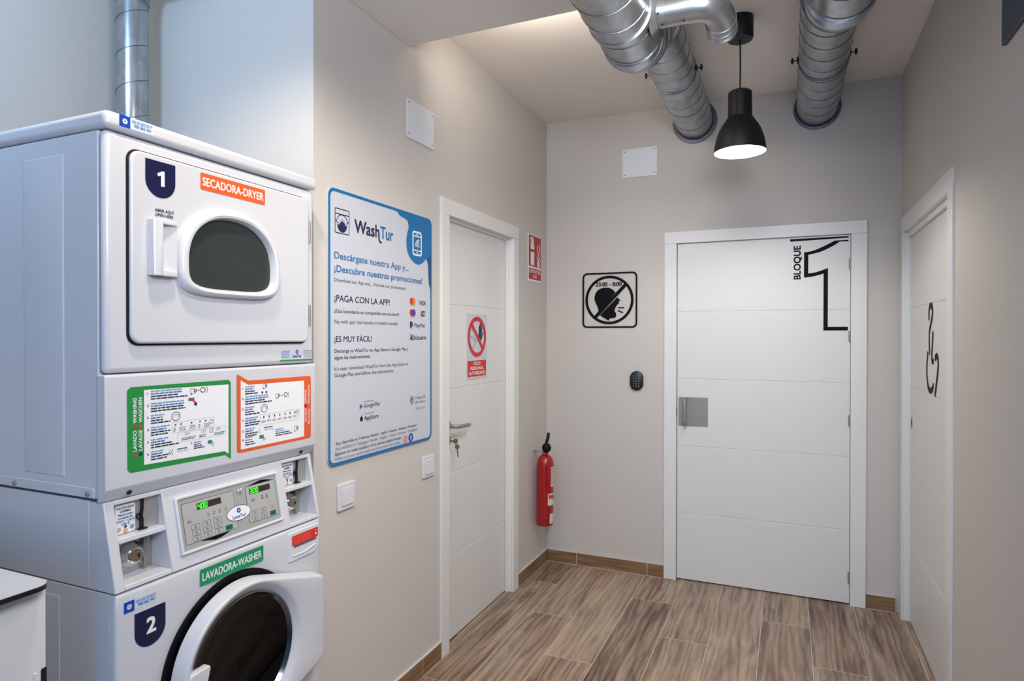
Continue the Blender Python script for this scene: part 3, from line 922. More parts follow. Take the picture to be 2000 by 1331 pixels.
# ---- fire extinguisher
P_STEELW = mat('bracket_white', (196, 204, 204), .4, var=0)


def extinguisher():
    cx, cy = XL + .072, 3.703
    t = thing('fire_extinguisher', 'red fire extinguisher with black head hung on left wall near the corner', 'fire extinguisher', (cx, cy, .30))
    RED = mat('extinguisher_red', (160, 6, 15), .22, coat=.5, var=.01)
    ax = Vector((0.0, .028, 1)).normalized()
    base = Vector((cx, cy - .006, .302))
    mb = MB()
    r = .0535
    prof = [(.02, 0), (r - .008, .001), (r - .002, .006), (r, .014), (r, .372)]
    prof += [(r * math.cos(a) * 1.0 if i < 6 else .02, .372 + .07 * math.sin(a)) for i, a in enumerate([math.radians(x) for x in (12, 25, 38, 50, 61, 70)])]
    prof += [(.017, .445), (.017, .458)]
    mb.lathe(prof, base, ax, RED, 40, True, True)
    cyl = obj('cylinder', mb, t)
    q = lambda h, r_, ang: base + ax * h + Vector((math.cos(ang), math.sin(ang), 0)) * r_

    def label(h0, h1, a0, a1, m):
        mb = MB(); n = 12
        for k in range(n):
            b0 = math.radians(a0 + (a1 - a0) * k / n); b1 = math.radians(a0 + (a1 - a0) * (k + 1) / n)
            mb.add([q(h0, r + .0006, b0), q(h0, r + .0006, b1), q(h1, r + .0006, b1), q(h1, r + .0006, b0)], [(0, 1, 2, 3)], m)
        return obj('sticker', mb, t)
    LW = mat('label_white', (214, 206, 206), .4, var=0)
    l1 = label(.245, .365, -28, 70, LW); l2 = label(.132, .205, -50, 70, LW); l3 = label(.02, .08, -35, 60, LW)
    mb = MB()
    for h, w in ((.352, .5), (.335, .7), (.318, .6), (.30, .75), (.283, .4), (.266, .7)):
        for k in range(4):
            b0, b1 = math.radians(-25 + 14 * k), math.radians(-25 + 14 * k + 11 * w)
            mb.add([q(h - .0045, r + .0012, b0), q(h - .0045, r + .0012, b1), q(h + .0035, r + .0012, b1), q(h + .0035, r + .0012, b0)], [(0, 1, 2, 3)], (P_DRED, P_GREY)[k % 2])
    obj('label_print', mb, l1)
    # the red letters at the visible edge of the lower label
    pr = MB(); vs, fs = text_mesh('Ma', .04); sc_ = .030 / capheight(.04)
    pr.add([q(.170 + v[1] * sc_, r + .0014, math.radians(-45) + v[0] * sc_ / r) for v in vs], fs, P_RED)
    for h in (.16, .152, .144): pr.add([q(h, r + .0013, math.radians(-45)), q(h, r + .0013, math.radians(50)), q(h + .003, r + .0013, math.radians(50)), q(h + .003, r + .0013, math.radians(-45))], [(0, 1, 2, 3)], P_LGREY)
    obj('label_print', pr, l2)
    # valve head, horn ball, lever, carrying handle
    top = base + ax * .458
    mb = MB()
    mb.lathe([(.010, -.004)] + [(.0282 * math.cos(a), .026 + .030 * math.sin(a)) for a in [math.radians(x) for x in range(-70, 81, 10)]], top + Vector((.012, -.012, -.004)), 'z', RUBBER, 28, True, True)
    obj('valve_head', mb, t)
    mb = MB()
    a0 = top + Vector((.004, .0, .045)); a1 = top + Vector((.010, .028, .108))
    mb.tube([a0, a0.lerp(a1, .5) + Vector((.004, 0, 0)), a1], [.0085, .010, .0095], RUBBER, 10)
    obj('lever', mb, t)
    mb = MB(); mb.tube([top + Vector((.0, .03, .058)), top + Vector((.004, .05, .062)), top + Vector((.006, .056, .045)), top + Vector((.006, .048, .03))], .002, STEEL, 8); obj('pin_ring', mb, t)
    mb = MB(); mb.box(XL + .0005, XL + .004, cy - .048, cy + .015, .762, .838, P_STEELW); mb.box(XL, XL + .072, cy - .012, cy + .012, .752, .757, STEEL)
    obj('wall_bracket', mb, t, bevel=.001)


extinguisher()


# ------------------------------------------------------------------ pendant lamp
def pendant():
    c = (-.195, 2.95)
    t = thing('pendant_lamp', 'black bell-shaped pendant lamp hanging lit between the two ducts', 'lamp', (c[0], c[1], 2.275))
    mb = MB(); mb.lathe([(.030, 2.862), (.0545, 2.862), (.0545, 2.773), (.051, 2.765), (.006, 2.762)], (c[0], c[1], 0), 'z', LAMPB, 40, False, True); obj('canopy', mb, t)
    mb = MB(); mb.tube([(c[0], c[1], 2.762), (c[0] + .001, c[1], 2.67), (c[0], c[1], 2.545)], .0032, BLACKP, 8); obj('cord', mb, t)
    mb = MB()
    out = [(.012, 2.545), (.040, 2.543), (.0495, 2.535), (.0505, 2.428), (.056, 2.424), (.060, 2.415), (.074, 2.396), (.088, 2.370), (.099, 2.338), (.106, 2.305), (.109, 2.276)]
    mb.lathe(out, (c[0], c[1], 0), 'z', LAMPB, 48)
    sh = obj('shade', mb, t)
    INN = mat('lamp_inner_white', (240, 240, 240), .5, var=0)
    mb = MB()
    inn = [(.109, 2.276), (.107, 2.2765), (.1035, 2.305), (.0965, 2.338), (.0855, 2.369), (.072, 2.392), (.055, 2.41), (.02, 2.418), (.001, 2.42)]
    mb.lathe(inn, (c[0], c[1], 0), 'z', INN, 48)
    obj('shade_lining', mb, sh, label='white inside of the lamp shade')
    BULB = mat('bulb_glow', (255, 250, 245), .5, var=0, emit=(255, 247, 238), estr=14.0)
    mb = MB(); mb.lathe([(.012, 2.415), (.018, 2.395), (.045, 2.355), (.060, 2.325), (.058, 2.308), (.045, 2.297), (.02, 2.291), (.001, 2.290)], (c[0], c[1], 0), 'z', BULB, 32)
    obj('bulb', mb, t)
    d = bpy.data.lights.new('pendant_light', 'SPOT'); d.energy = 24.5; d.color = (1.0, .97, .88); d.spot_size = math.radians(155); d.spot_blend = .4
    d.shadow_soft_size = .05
    o = bpy.data.objects.new('pendant_light', d); COL.objects.link(o); o.location = (c[0], c[1], 2.282)


pendant()


# ------------------------------------------------------------------ ventilation ducts
def helix(mb, y0, y1, x, z, r, pitch, m, w=.0022, ph=0.0):
    n = int(abs(y1 - y0) / pitch * 28)
    pts = []
    for i in range(n + 1):
        y = y0 + (y1 - y0) * i / n; a = ph + 2 * math.pi * (y - y0) / pitch
        pts.append((x + (r + .0004) * math.cos(a), y, z + (r + .0004) * math.sin(a)))
    mb.tube(pts, w, m, 6)


def seg_tube(mb, path, r, m, seg=48):
    mb.tube(path, r, m, seg, caps=True)


def ring_at(mb, c, ax, r, w, m, h=.0035):
    mb.lathe([(r - .002, -w / 2), (r + h, -w / 2), (r + h, w / 2), (r - .002, w / 2)], c, ax, m, 48)


def duct(x, z1, r, z0, xf, ylow, yup, label, flange_r, clamp_y, branch):
    t = thing('ventilation_duct', label, 'duct', (x, YB, z1 - r), 'galvanised ceiling ducts')
    mb = MB()
    seg_tube(mb, [(x, YB - .001, z1), (x, yup, z1)], r, GALV)
    helix(mb, YB - .03, yup, x, z1, r, .121, SEAM)
    obj('rear_pipe', mb, t)
    mb = MB(); mb.lathe([(r - .001, .004), (r + .004, .014), (flange_r, .012), (flange_r, 0)], (x, YB, z1), (0, -1, 0), FLANGE, 56)
    obj('wall_flange', mb, t)
    # S-bend down below the lower ceiling, as gored segments
    mb = MB(); n = 8; path = []
    for i in range(n + 1):
        f = i / n; s = f * f * (3 - 2 * f)
        path.append((x + (xf - x) * s, yup + (ylow - yup) * f, z1 + (z0 - z1) * s))
    seg_tube(mb, path, [r + .0035] * (n + 1), GALV)
    for i in (0, 2, 4, 6, 8):
        a = Vector(path[max(i - 1, 0)]); b = Vector(path[min(i + 1, n)])
        ring_at(mb, path[i], b - a, r + .003, .006, SEAM, .003)
    obj('offset_bend', mb, t)
    mb = MB()
    seg_tube(mb, [(xf, ylow, z0), (xf, .2, z0)], r, GALV)
    helix(mb, ylow - .02, .6, xf, z0, r, .121, SEAM)
    ring_at(mb, (xf, ylow - .002, z0), 'y', r, .05, GALV, .004); ring_at(mb, (xf, ylow - .20, z0), 'y', r, .02, GALV, .004)
    obj('front_pipe', mb, t)
    mb = MB()
    ring_at(mb, (x, clamp_y, z1), 'y', r, .018, SEAM, .0045)
    for s in (-1, 1):
        mb.box(x + s * (r + .003) - .004, x + s * (r + .003) + .004, clamp_y - .009, clamp_y + .009, z1 - .012, z1 + .012, DARKM)
        mb.tube([(x + s * (r + .002), clamp_y, z1), (x + s * (r + .034), clamp_y, z1)], .003, DARKM, 8)
        mb.tube([(x + s * (r + .026), clamp_y, z1 - .013), (x + s * (r + .026), clamp_y, z1 + .013)], .005, DARKM, 8)
    obj('clamp', mb, t)
    if branch:
        by, bz, br = branch
        mb = MB()
        x0 = xf + r * .6; x1 = xf + r + .12
        seg_tube(mb, [(x0, by, bz), (x1, by, bz)], br, GALV, 36)
        mb.lathe([(br + .022, -.002), (br + .012, .012), (br + .003, .022)], (xf + r * .93, by, bz), 'x', GALV, 36)
        ring_at(mb, (x1, by, bz), 'x', br, .008, GALV, .003)
        R = .075; n = 12
        path = [(x1, by, bz)] + [(x1 + .012 + R * math.sin(a), by + R * (1 - math.cos(a)), bz - .022 * (a / (math.pi / 2)) ** 2) for a in [math.pi / 2 * i / n for i in range(n + 1)]]
        path.append((path[-1][0], path[-1][1] + .055, path[-1][2] - .012))
        seg_tube(mb, path, [br + .002] * len(path), GALV, 36)
        for dy, w in ((.004, .006), (.03, .006), (.053, .010)):
            ring_at(mb, (path[-2][0], path[-2][1] + dy, path[-2][2] - .012 * dy / .055), (0, 1, -.2), br + .001, w, GALV, .003)
        bo = obj('branch_elbow', mb, t)
        for (sx, sa) in ((.02, 205), (.1, 250), (.03, 250)):
            q = MB(); a = math.radians(sa)
            q.lathe([(.004, 0), (.003, .003)], (xf + r + sx, by + (br + .001) * math.cos(a), bz + (br + .001) * math.sin(a)), (0, math.cos(a), math.sin(a)), DARKM, 10, False, True)
            obj('screw', q, bo)
    return t


DARKM = mat('dark_metal', (52, 52, 56), .45, .8, var=0)
duct(-.512, 2.752, .105, 2.553, -.522, 2.31, 2.62, 'left galvanised duct with a branch elbow, running from back wall to the low ceiling', .128, 3.14, (2.165, 2.556, .047))
duct(.145, 2.744, .104, 2.60, .158, 2.36, 2.62, 'right galvanised duct without branch, running from back wall past the lamp', .121, 3.22, None)

# exhaust pipe in the corner behind the dryer
t = thing('exhaust_pipe', 'thin vertical galvanised pipe rising behind the dryer', 'duct', (-2.19, 1.58, 1.5))
mb = MB(); seg_tube(mb, [(-2.19, 1.58, 1.40), (-2.19, 1.58, 2.685)], .0515, GALV)
pts = []
n = 300
for i in range(n + 1):
    zz = 1.42 + (2.68 - 1.42) * i / n; a = 2.2 + 2 * math.pi * (zz - 1.42) / .127
    pts.append((-2.19 + .0518 * math.cos(a), 1.58 + .0518 * math.sin(a), zz))
mb.tube(pts, .0016, SEAM, 6)
obj('pipe', mb, t)
mb = MB(); path = [(-2.19, 1.58, 2.68)] + [(-2.19 + .09 * (1 - math.cos(a)), 1.58 - .0 * a, 2.69 + .09 * math.sin(a)) for a in [math.pi / 2 * i / 8 for i in range(9)]] + [(-1.95, 1.58, 2.78)]
seg_tube(mb, path, .054, GALV); ring_at(mb, (-2.19, 1.58, 2.685), 'z', .053, .01, GALV)
obj('elbow', mb, t)


# ================================================================== the machines
SX = -1.38          # front plane of the dryer
DY0, DY1 = .932, 1.604


def d_outline(a, up, dn, cy, cz, n=72):
    out = []
    for i in range(n):
        th = 2 * math.pi * i / n
        c, s = math.cos(th), math.sin(th)
        if s >= 0: e = 2.25
        else: e = 4.2
        rr = 1.0 / ((abs(c)) ** e + (abs(s)) ** e) ** (1 / e)
        out.append((cy + a * rr * c, cz + (up if s >= 0 else dn) * rr * s))
    return out


def badge(p, y0, y1, ztop, zb, digit, zd, hd):
    """navy shield with a digit"""
    w = (y1 - y0) / 2; cy = (y0 + y1) / 2; zc = zb + w
    pts = [(y0, ztop), (y0, zc)] + [(cy - w * math.cos(a), zc - w * math.sin(a)) for a in [math.pi * i / 20 for i in range(1, 20)]] + [(y1, zc), (y1, ztop)]
    p.poly(pts[::-1], P_NAVY, 1)
    if digit == '1':
        k = hd; a = cy - .22 * k
        p.poly([(a + .24 * k, zd), (a + .50 * k, zd), (a + .50 * k, zd + k), (a + .30 * k, zd + k), (a + .17 * k, zd + .90 * k), (a - .04 * k, zd + .80 * k), (a + .03 * k, zd + .62 * k), (a + .24 * k, zd + .70 * k)], P_WHITE, 2)
    else:
        p.text(digit, cy + .002, zd, hd, P_WHITE, layer=2, bold=.045, align='c')


def info_sticker(p, y0, z0, y1, z1):
    p.rect(y0, z0, y1, z1, P_STICK, 0)
    h = z1 - z0
    p.rect(y0, z0, y0 + h * 1.0, z1, P_ROYAL, 1)
    c = (y0 + h * .5, z0 + h * .5)
    for k in range(8):
        a = k * math.pi / 4; p.stroke([(c[0] + h * .14 * math.cos(a), c[1] + h * .14 * math.sin(a)), (c[0] + h * .22 * math.cos(a), c[1] + h * .22 * math.sin(a))], h * .08, P_WHITE, 2)
    p.ring(ell(c[0], c[1], h * .18, n=16), ell(c[0], c[1], h * .08, n=16), P_WHITE, 2)
    p.dashes(y0 + h * 1.15, z0 + h * .72, .05, h * .1, P_LBLUE); p.dashes(y0 + h * 1.15, z0 + h * .58, .046, h * .08, P_LBLUE)
    p.text('900 862 961', y0 + h * 1.35, z0 + h * .22, h * .26, P_MIDB, w=.042, layer=1, bold=.03)


P_STICK = mat('sticker_pale', (206, 214, 230), .4, var=0)


def dryer():
    t = thing('tumble_dryer', 'white tumble dryer number 1 stacked on top of the washing machine', 'dryer', (-1.735, 1.268, 1.10))
    mb = MB(); mb.box(-2.09, -1.406, DY0, DY1, 1.106, 1.928, ENAMEL)
    # shallow pressed rectangles of the side panel
    for (x0, x1) in ((-1.672, -1.523), (-1.95, -1.78)):
        q = [(x0, 1.146), (x1, 1.146), (x1, 1.888), (x0, 1.888)]
        w = .003; d = .0022
        qi = [(x0 + w, 1.146 + w), (x1 - w, 1.146 + w), (x1 - w, 1.888 - w), (x0 + w, 1.888 - w)]
        L0 = [(a, DY0, b) for a, b in q]; L1 = [(a, DY0 - d, b) for a, b in qi]
        mb.loft([L0, L1], ENAMEL, False, True)
    mb.prism([(-2.08, DY0), (-1.415, DY0), (-1.415, DY0 - .004), (-2.08, DY0 - .004)], 'z', 1.107, 1.131, ENAMEL)
    obj('cabinet', mb, t, bevel=.003)
    # upper front panel and lower, bevelled front panel
    mb = MB(); mb.box(-1.405, SX, DY0 - .001, DY1, 1.3865, 1.929, ENAMEL); obj('front_panel', mb, t, bevel=.014, bseg=4)
    mb = MB(); mb.prism([(-1.405, 1.384), (-1.381, 1.384), (-1.377, 1.380), (-1.3755, 1.128), (-1.397, 1.099), (-1.405, 1.099)], 'y', DY0 - .004, DY1 + .003, ENAMEL)
    lp = obj('lower_panel', mb, t, bevel=.006, bseg=3)
    mb = MB(); mb.box(-2.10, -1.370, DY0 - .006, DY1 + .006, 1.9315, 1.970, ENAMEL); obj('lid', mb, t, bevel=.013, bseg=4)
    # door
    mb = MB(); mb.plate(rrect_pts(.979, 1.448, 1.571, 1.901, .028), 'x', SX - .004, SX + .0012, DARK); obj('door_gap_shade', mb, t)  # dark plate paints the shaded gap around the door
    mb = MB(); mb.plate(rrect_pts(.983, 1.453, 1.567, 1.897, .025, 8), 'x', SX + .0012, SX + .013, ENAMEL); door = obj('door', mb, t, bevel=.005, bseg=3)
    xf = SX + .013
    cy, cz = 1.262, 1.655
    prm = [((.168, .147, .084), 0), ((.167, .146, .083), .012), ((.160, .139, .079), .021), ((.152, .132, .074), .0235), ((.145, .126, .068), .021), ((.140, .122, .064), .012), ((.138, .121, .063), .003)]
    mb = MB(); mb.loft([[(xf + d, a, b) for a, b in d_outline(*q, cy, cz)] for q, d in prm], ENAMEL2); obj('window_ring', mb, door)
    mb = MB(); mb.loft([[(xf + .004, a, b) for a, b in d_outline(.139, .122, .064, cy, cz)], [(xf + .006, a, b) for a, b in d_outline(.125, .11, .056, cy, cz)]], DGLASS, True, True)
    obj('window_glass', mb, door, label='dark window glass')
    # handle: plate with a scooped pocket
    y0, y1, z0, z1 = 1.021, 1.090, 1.612, 1.743
    mb = MB(); xo = xf + .024
    mb.prism([(xf, y0), (xo - .004, y0 + .002), (xo, y0 + .008), (xo, y0 + .023), (xo - .003, y0 + .027), (xf + .002, y0 + .029), (xf, y0 + .029)], 'z', z0, z1, ENAMEL2)
    for a, b in ((z0, z0 + .013), (z1 - .009, z1)): mb.prism([(xf, y0 + .02), (xo - .001, y0 + .02), (xo - .005, y1 - .004), (xo - .009, y1), (xf, y1)], 'z', a, b, ENAMEL2)
    mb.prism([(xf, y0 + .026), (xf + .004, y0 + .026), (xf + .006, y0 + .04), (xo - .009, y1 - .004), (xo - .009, y1), (xf, y1)], 'z', z0 + .005, z1 - .004, ENAMEL2)
    obj('handle', mb, door, bevel=.0012)
    p = left_print(xf)
    badge(p, 1.017, 1.096, 1.884, 1.798, '1', 1.826, .036); p.build('number_badge', door, label='navy badge with white number 1')
    p = left_print(xf); p.poly(rrect_pts(1.168, 1.843, 1.385, 1.886, .004), P_ORANGE, 1); p.text('SECADORA-DRYER', 1.2765, 1.8545, .0205, P_WHITE, w=.205, layer=2, bold=.025, align='c')
    p.build('name_sticker', door, label='orange sticker with dryer lettering')
    p = left_print(xf); p.text('ABRIR AQUÍ', 1.066, 1.7645, .0072, P_DARKN, w=.05, layer=1, bold=.03, align='c'); p.text('OPEN HERE', 1.066, 1.7535, .0072, P_DARKN, w=.047, layer=1, bold=.03, align='c'); p.build('opening_lettering', door)
    for z in (1.795, 1.535):
        mb = MB(); mb.tube([(SX + .010, 1.571, z - .033), (SX + .010, 1.571, z + .033)], .005, STEEL, 10); mb.box(SX, SX + .006, 1.571, 1.578, z - .033, z + .033, STEEL); obj('hinge', mb, t)
    # stickers
    p = left_print(-1.370); info_sticker(p, .957, 1.9405, 1.040, 1.9665); p.build('service_sticker', t)
    p = left_print(SX)
    p.rect(1.457, 1.396, 1.603 - .006, 1.400, P_GREEN, 1)
    for k in range(5): p.dashes(1.462, 1.405 + k * .005, .035, .002, P_LBLUE); p.dashes(1.556, 1.405 + k * .005, .036, .002, P_LGREY)
    p.text('LavaTur', 1.5275, 1.406, .009, P_ROYAL, w=.04, layer=1, bold=.03, align='c'); p.ring(ell(1.5275, 1.423, .006, n=14), ell(1.5275, 1.423, .0028, n=14), P_ROYAL, 1)
    p.build('maker_sticker', t)

    # instruction panels on the lower front
    def group(p, x, z, num, ws, hh=.0036):
        p.text(num, x, z - .0085, .006, P_NAVY, layer=3, bold=.03)
        for k, w in enumerate(ws): p.dashes(x + .010, z - .003 - k * .0068, w, hh, (P_LBLUE, P_MIDB, P_NAVY, P_NAVY)[k], 3)

    def machine_icon(p, x, z, s):
        p.ring(rrect_pts(x, z, x + s, z + s * 1.1, .001, 2), rrect_pts(x + .001, z + .001, x + s - .001, z + s * 1.1 - .001, .0006, 2), P_DARKN, 3)
        p.ring(ell(x + s * 1.05, z + s * .6, s * .36, n=16), ell(x + s * 1.05, z + s * .6, s * .22, n=16), P_DARKN, 3)
        p.rect(x + s * .1, z - s * .15, x + s * .35, z + s * .1, P_DARKN, 3)

    xl = -1.3762
    p = left_print(xl)
    y0 = .978
    W = .293
    outer = [(y0 + .008, 1.157), (y0 + .274, 1.153), (y0 + W, 1.139), (y0 + W, 1.346), (y0 + W - .007, 1.3535), (y0 + .008, 1.3535), (y0, 1.346), (y0, 1.165)]
    p.poly(outer, P_GREEN, 1)
    p.poly([(y0 + .041, 1.170), (y0 + .272, 1.164), (y0 + .285, 1.155), (y0 + .285, 1.341), (y0 + .041, 1.3445)], P_WHITE, 2)
    p.text('LAVADO', y0 + .022, 1.205, .0085, P_WHITE, w=.048, layer=3, bold=.03, rot=math.pi / 2); p.text('WASHING', y0 + .022, 1.270, .0085, P_WHITE, w=.058, layer=3, bold=.03, rot=math.pi / 2)
    p.text('LAVAGE', y0 + .036, 1.205, .0085, P_WHITE, w=.048, layer=3, bold=.03, rot=math.pi / 2); p.text('WASCHEN', y0 + .036, 1.270, .0085, P_WHITE, w=.058, layer=3, bold=.03, rot=math.pi / 2)
    for a, z, m in ((y0 + .0178, 1.197, P_MC1), (y0 + .0318, 1.197, P_DARKN), (y0 + .0178, 1.261, P_RED), (y0 + .0318, 1.261, P_MC1)): p.poly(ell(a, z, .0042, n=14), m, 3)
    gx = y0 + .048
    p.vm = lambda z: 1.341 + (z - 1.340) * .883
    group(p, gx, 1.340, '1.', (.085, .086, .072, .10)); machine_icon(p, gx + .118, 1.322, .014)
    p.ring(ell(gx + .155, 1.331, .008, n=16), ell(gx + .155, 1.331, .006, n=16), P_DARKN, 3); p.rect(gx + .138, 1.330, gx + .146, 1.332, P_MC1, 3); p.stroke([(gx + .167, 1.322), (gx + .169, 1.331), (gx + .167, 1.340)], .0015, P_DARKN, 3)
    group(p, gx, 1.307, '2.', (.092, .090, .088, .094)); p.poly(rrect_pts(gx + .112, 1.302, gx + .130, 1.311, .003), P_GREY, 3); p.stroke([(gx + .122, 1.306), (gx + .133, 1.297)], .004, P_MC1, 4); p.poly([(gx + .130, 1.298), (gx + .138, 1.296), (gx + .137, 1.287), (gx + .129, 1.289)], P_NAVY, 3)
    group(p, gx, 1.275, '3.', (.034, .030, .032, .052)); p.ring(ell(gx + .077, 1.264, .0125, n=24), ell(gx + .077, 1.264, .0108, n=24), P_DARKN, 3); p.stroke(catmull([(gx + .069, 1.262), (gx + .075, 1.269), (gx + .083, 1.267), (gx + .085, 1.262)]), .0012, P_GREY, 3)
    group(p, gx, 1.243, '4.', (.050, .040, .054, .048))
    p.ring(rrect_pts(gx + .066, 1.219, gx + .190, 1.248, .002, 2), rrect_pts(gx + .0666, 1.2196, gx + .1894, 1.2474, .002, 2), P_LGREY, 3)
    for k, x in enumerate((.072, .088, .118, .143, .160)):
        p.poly([(gx + x, 1.242), (gx + x + .007, 1.242), (gx + x + .0035, 1.237)], P_DARKN, 3); [p.dashes(gx + x - .002, 1.231 - j * .0042, .018 if k not in (0, 3) else .006, .0016, P_GREY, 3) for j in range(3)]
    p.ring(rrect_pts(gx + .176, 1.229, gx + .187, 1.241, .004), rrect_pts(gx + .1775, 1.2305, gx + .1855, 1.2395, .003), P_GREY, 3)
    group(p, gx, 1.210, '5.', (.045, .036, .058, .074))
    p.ring(rrect_pts(gx + .082, 1.190, gx + .228, 1.217, .002, 2), rrect_pts(gx + .0826, 1.1906, gx + .2274, 1.2164, .002, 2), P_LGREY, 3)
    for x in (.102, .150, .196): p.ring(rrect_pts(gx + x, 1.207, gx + x + .014, 1.2145, .002), rrect_pts(gx + x + .0008, 1.2078, gx + x + .0132, 1.2137, .0015), P_GREY, 3); p.poly(ell(gx + x + .007, 1.2107, .0014, n=8), P_DARKN, 3)
    for x, w in ((.092, .045), (.144, .022), (.190, .034)): p.dashes(gx + x, 1.199, w, .002, P_GREY, 3); p.dashes(gx + x, 1.1945, w * .9, .002, P_NAVY, 3)
    p.ring(rrect_pts(gx + .176, 1.203, gx + .187, 1.215, .004), rrect_pts(gx + .1775, 1.2045, gx + .1855, 1.2135, .003), P_TEAL, 3)
    group(p, gx, 1.178, '6.', (.032, .030, .048, .042)); p.stroke([(gx + .062, 1.160), (gx + .058, 1.167), (gx + .062, 1.174)], .0014, P_TEAL, 3); p.stroke([(gx + .068, 1.160), (gx + .064, 1.167), (gx + .068, 1.174)], .0014, P_GREY, 3)
    p.dashes(gx + .080, 1.170, .030, .003, P_NAVY, 3); p.dashes(gx + .080, 1.164, .032, .0018, P_LBLUE, 3)
    p.text('7.', gx + .118, 1.178, .006, P_NAVY, layer=3, bold=.03)
    for k, w in enumerate((.022, .020, .026, .032)): p.dashes(gx + .128, 1.181 - k * .0058, w, .0032, (P_LBLUE, P_MIDB, P_NAVY, P_NAVY)[k], 3)
    p.poly(rrect_pts(gx + .170, 1.171, gx + .184, 1.181, .0015), P_TEAL, 3); p.ring(rrect_pts(gx + .181, 1.164, gx + .189, 1.173, .002), rrect_pts(gx + .182, 1.165, gx + .188, 1.172, .0015), P_NAVY, 4)
    p.build('washing_instructions', lp, label='green framed sheet of washing instructions')
    p = left_print(xl)
    y0 = 1.2915
    p.poly([(y0 + .006, 1.150), (y0 + .287, 1.151), (y0 + .293, 1.157), (y0 + .293, 1.340), (y0 + .287, 1.3465), (y0 + .040, 1.347), (y0 + .004, 1.3655), (y0, 1.3645), (y0, 1.156)], P_ORANGE, 1)
    p.poly([(y0 + .013, 1.159), (y0 + .262, 1.160), (y0 + .262, 1.333), (y0 + .040, 1.335), (y0 + .013, 1.349)], P_WHITE, 2)
    p.text('SECADO', y0 + .272, 1.205, .0075, P_WHITE, w=.042, layer=3, bold=.02, rot=math.pi / 2); p.text('DRYING', y0 + .272, 1.262, .0075, P_WHITE, w=.042, layer=3, bold=.02, rot=math.pi / 2)
    p.text('SÉCHAGE', y0 + .286, 1.195, .0075, P_WHITE, w=.048, layer=3, bold=.02, rot=math.pi / 2); p.text('TROCKNUNG', y0 + .286, 1.258, .0075, P_WHITE, w=.060, layer=3, bold=.02, rot=math.pi / 2)
    p.rect(y0 + .265, 1.250, y0 + .272, 1.258, P_NAVY, 3)
    gx = y0 + .018
    p.vm = lambda z: 1.331 + (z - 1.326) * .953
    group(p, gx, 1.326, '1.', (.034, .030, .036, .046)); machine_icon(p, gx + .075, 1.316, .012); p.poly(ell(gx + .073, 1.304, .0035, n=10), P_DARKN, 3); p.poly(ell(gx + .088, 1.304, .0035, n=10), P_DARKN, 3)
    group(p, gx, 1.297, '2.', (.085, .086, .072, .10)); machine_icon(p, gx + .125, 1.282, .012); p.ring(ell(gx + .165, 1.290, .0075, n=16), ell(gx + .165, 1.290, .0055, n=16), P_DARKN, 3); p.rect(gx + .144, 1.288, gx + .154, 1.290, P_MC1, 3); p.stroke([(gx + .178, 1.281), (gx + .175, 1.289), (gx + .178, 1.297)], .0015, P_DARKN, 3)
    group(p, gx, 1.266, '3.', (.034, .030, .032, .052)); p.ring(ell(gx + .080, 1.256, .0125, n=24), ell(gx + .080, 1.256, .0108, n=24), P_DARKN, 3); p.stroke(catmull([(gx + .072, 1.254), (gx + .078, 1.261), (gx + .086, 1.259), (gx + .088, 1.254)]), .0012, P_GREY, 3)
    group(p, gx, 1.234, '4.', (.050, .040, .054, .048))
    p.ring(rrect_pts(gx + .064, 1.206, gx + .222, 1.238, .002, 2), rrect_pts(gx + .0646, 1.2066, gx + .2214, 1.2374, .002, 2), P_LGREY, 3)
    for k in range(7): p.poly(rrect_pts(gx + .076 + k * .021, 1.226, gx + .080 + k * .021, 1.233, .001), P_DARKN, 3); [p.dashes(gx + .070 + k * .021, 1.218 - j * .004, .015, .0016, P_GREY, 3) for j in range(2)]
    p.ring(rrect_pts(gx + .210, 1.224, gx + .219, 1.234, .003), rrect_pts(gx + .2115, 1.2255, gx + .2175, 1.2325, .002), P_NAVY, 3)
    group(p, gx, 1.203, '5.', (.034, .030, .048, .044)); p.stroke([(gx + .064, 1.184), (gx + .060, 1.191), (gx + .064, 1.198)], .0014, P_TEAL, 3); p.dashes(gx + .080, 1.196, .032, .003, P_NAVY, 3); p.dashes(gx + .080, 1.190, .034, .0018, P_LBLUE, 3)
    group(p, gx, 1.178, '6.', (.026, .024, .030, .038), .003); p.poly(rrect_pts(gx + .062, 1.166, gx + .078, 1.177, .0015), P_TEAL, 3); p.ring(rrect_pts(gx + .076, 1.160, gx + .084, 1.168, .002), rrect_pts(gx + .077, 1.161, gx + .083, 1.167, .0015), P_NAVY, 4)
    p.text('7.', gx + .112, 1.182, .006, P_LGREY, layer=3)
    for k, w in enumerate((.032, .038, .058, .068)): p.dashes(gx + .124, 1.184 - k * .0062, w, .003, (P_LBLUE, P_LBLUE, P_NAVY, P_NAVY)[k], 3)
    machine_icon(p, gx + .200, 1.170, .014)
    p.build('drying_instructions', lp, label='orange framed sheet of drying instructions')
    # screws
    for (x, y, z, ax) in ((-1.387, .990, 1.1125, (.8, 0, -.6)), (-1.387, 1.552, 1.1125, (.8, 0, -.6))):
        q = MB(); q.lathe([(.006, -.002), (.006, .003), (.004, .005)], (x, y, z), ax, DARKM, 14, False, True); obj('screw', q, t)
    for x in (-1.703, -1.435):
        q = MB(); q.lathe([(.006, 0), (.006, .003), (.004, .005)], (x, DY0 - .004, 1.117), (0, -1, 0), STEEL, 14, False, True); obj('screw', q, t)


dryer()


# ------------------------------------------------------------------ washing machine
WX = -1.352


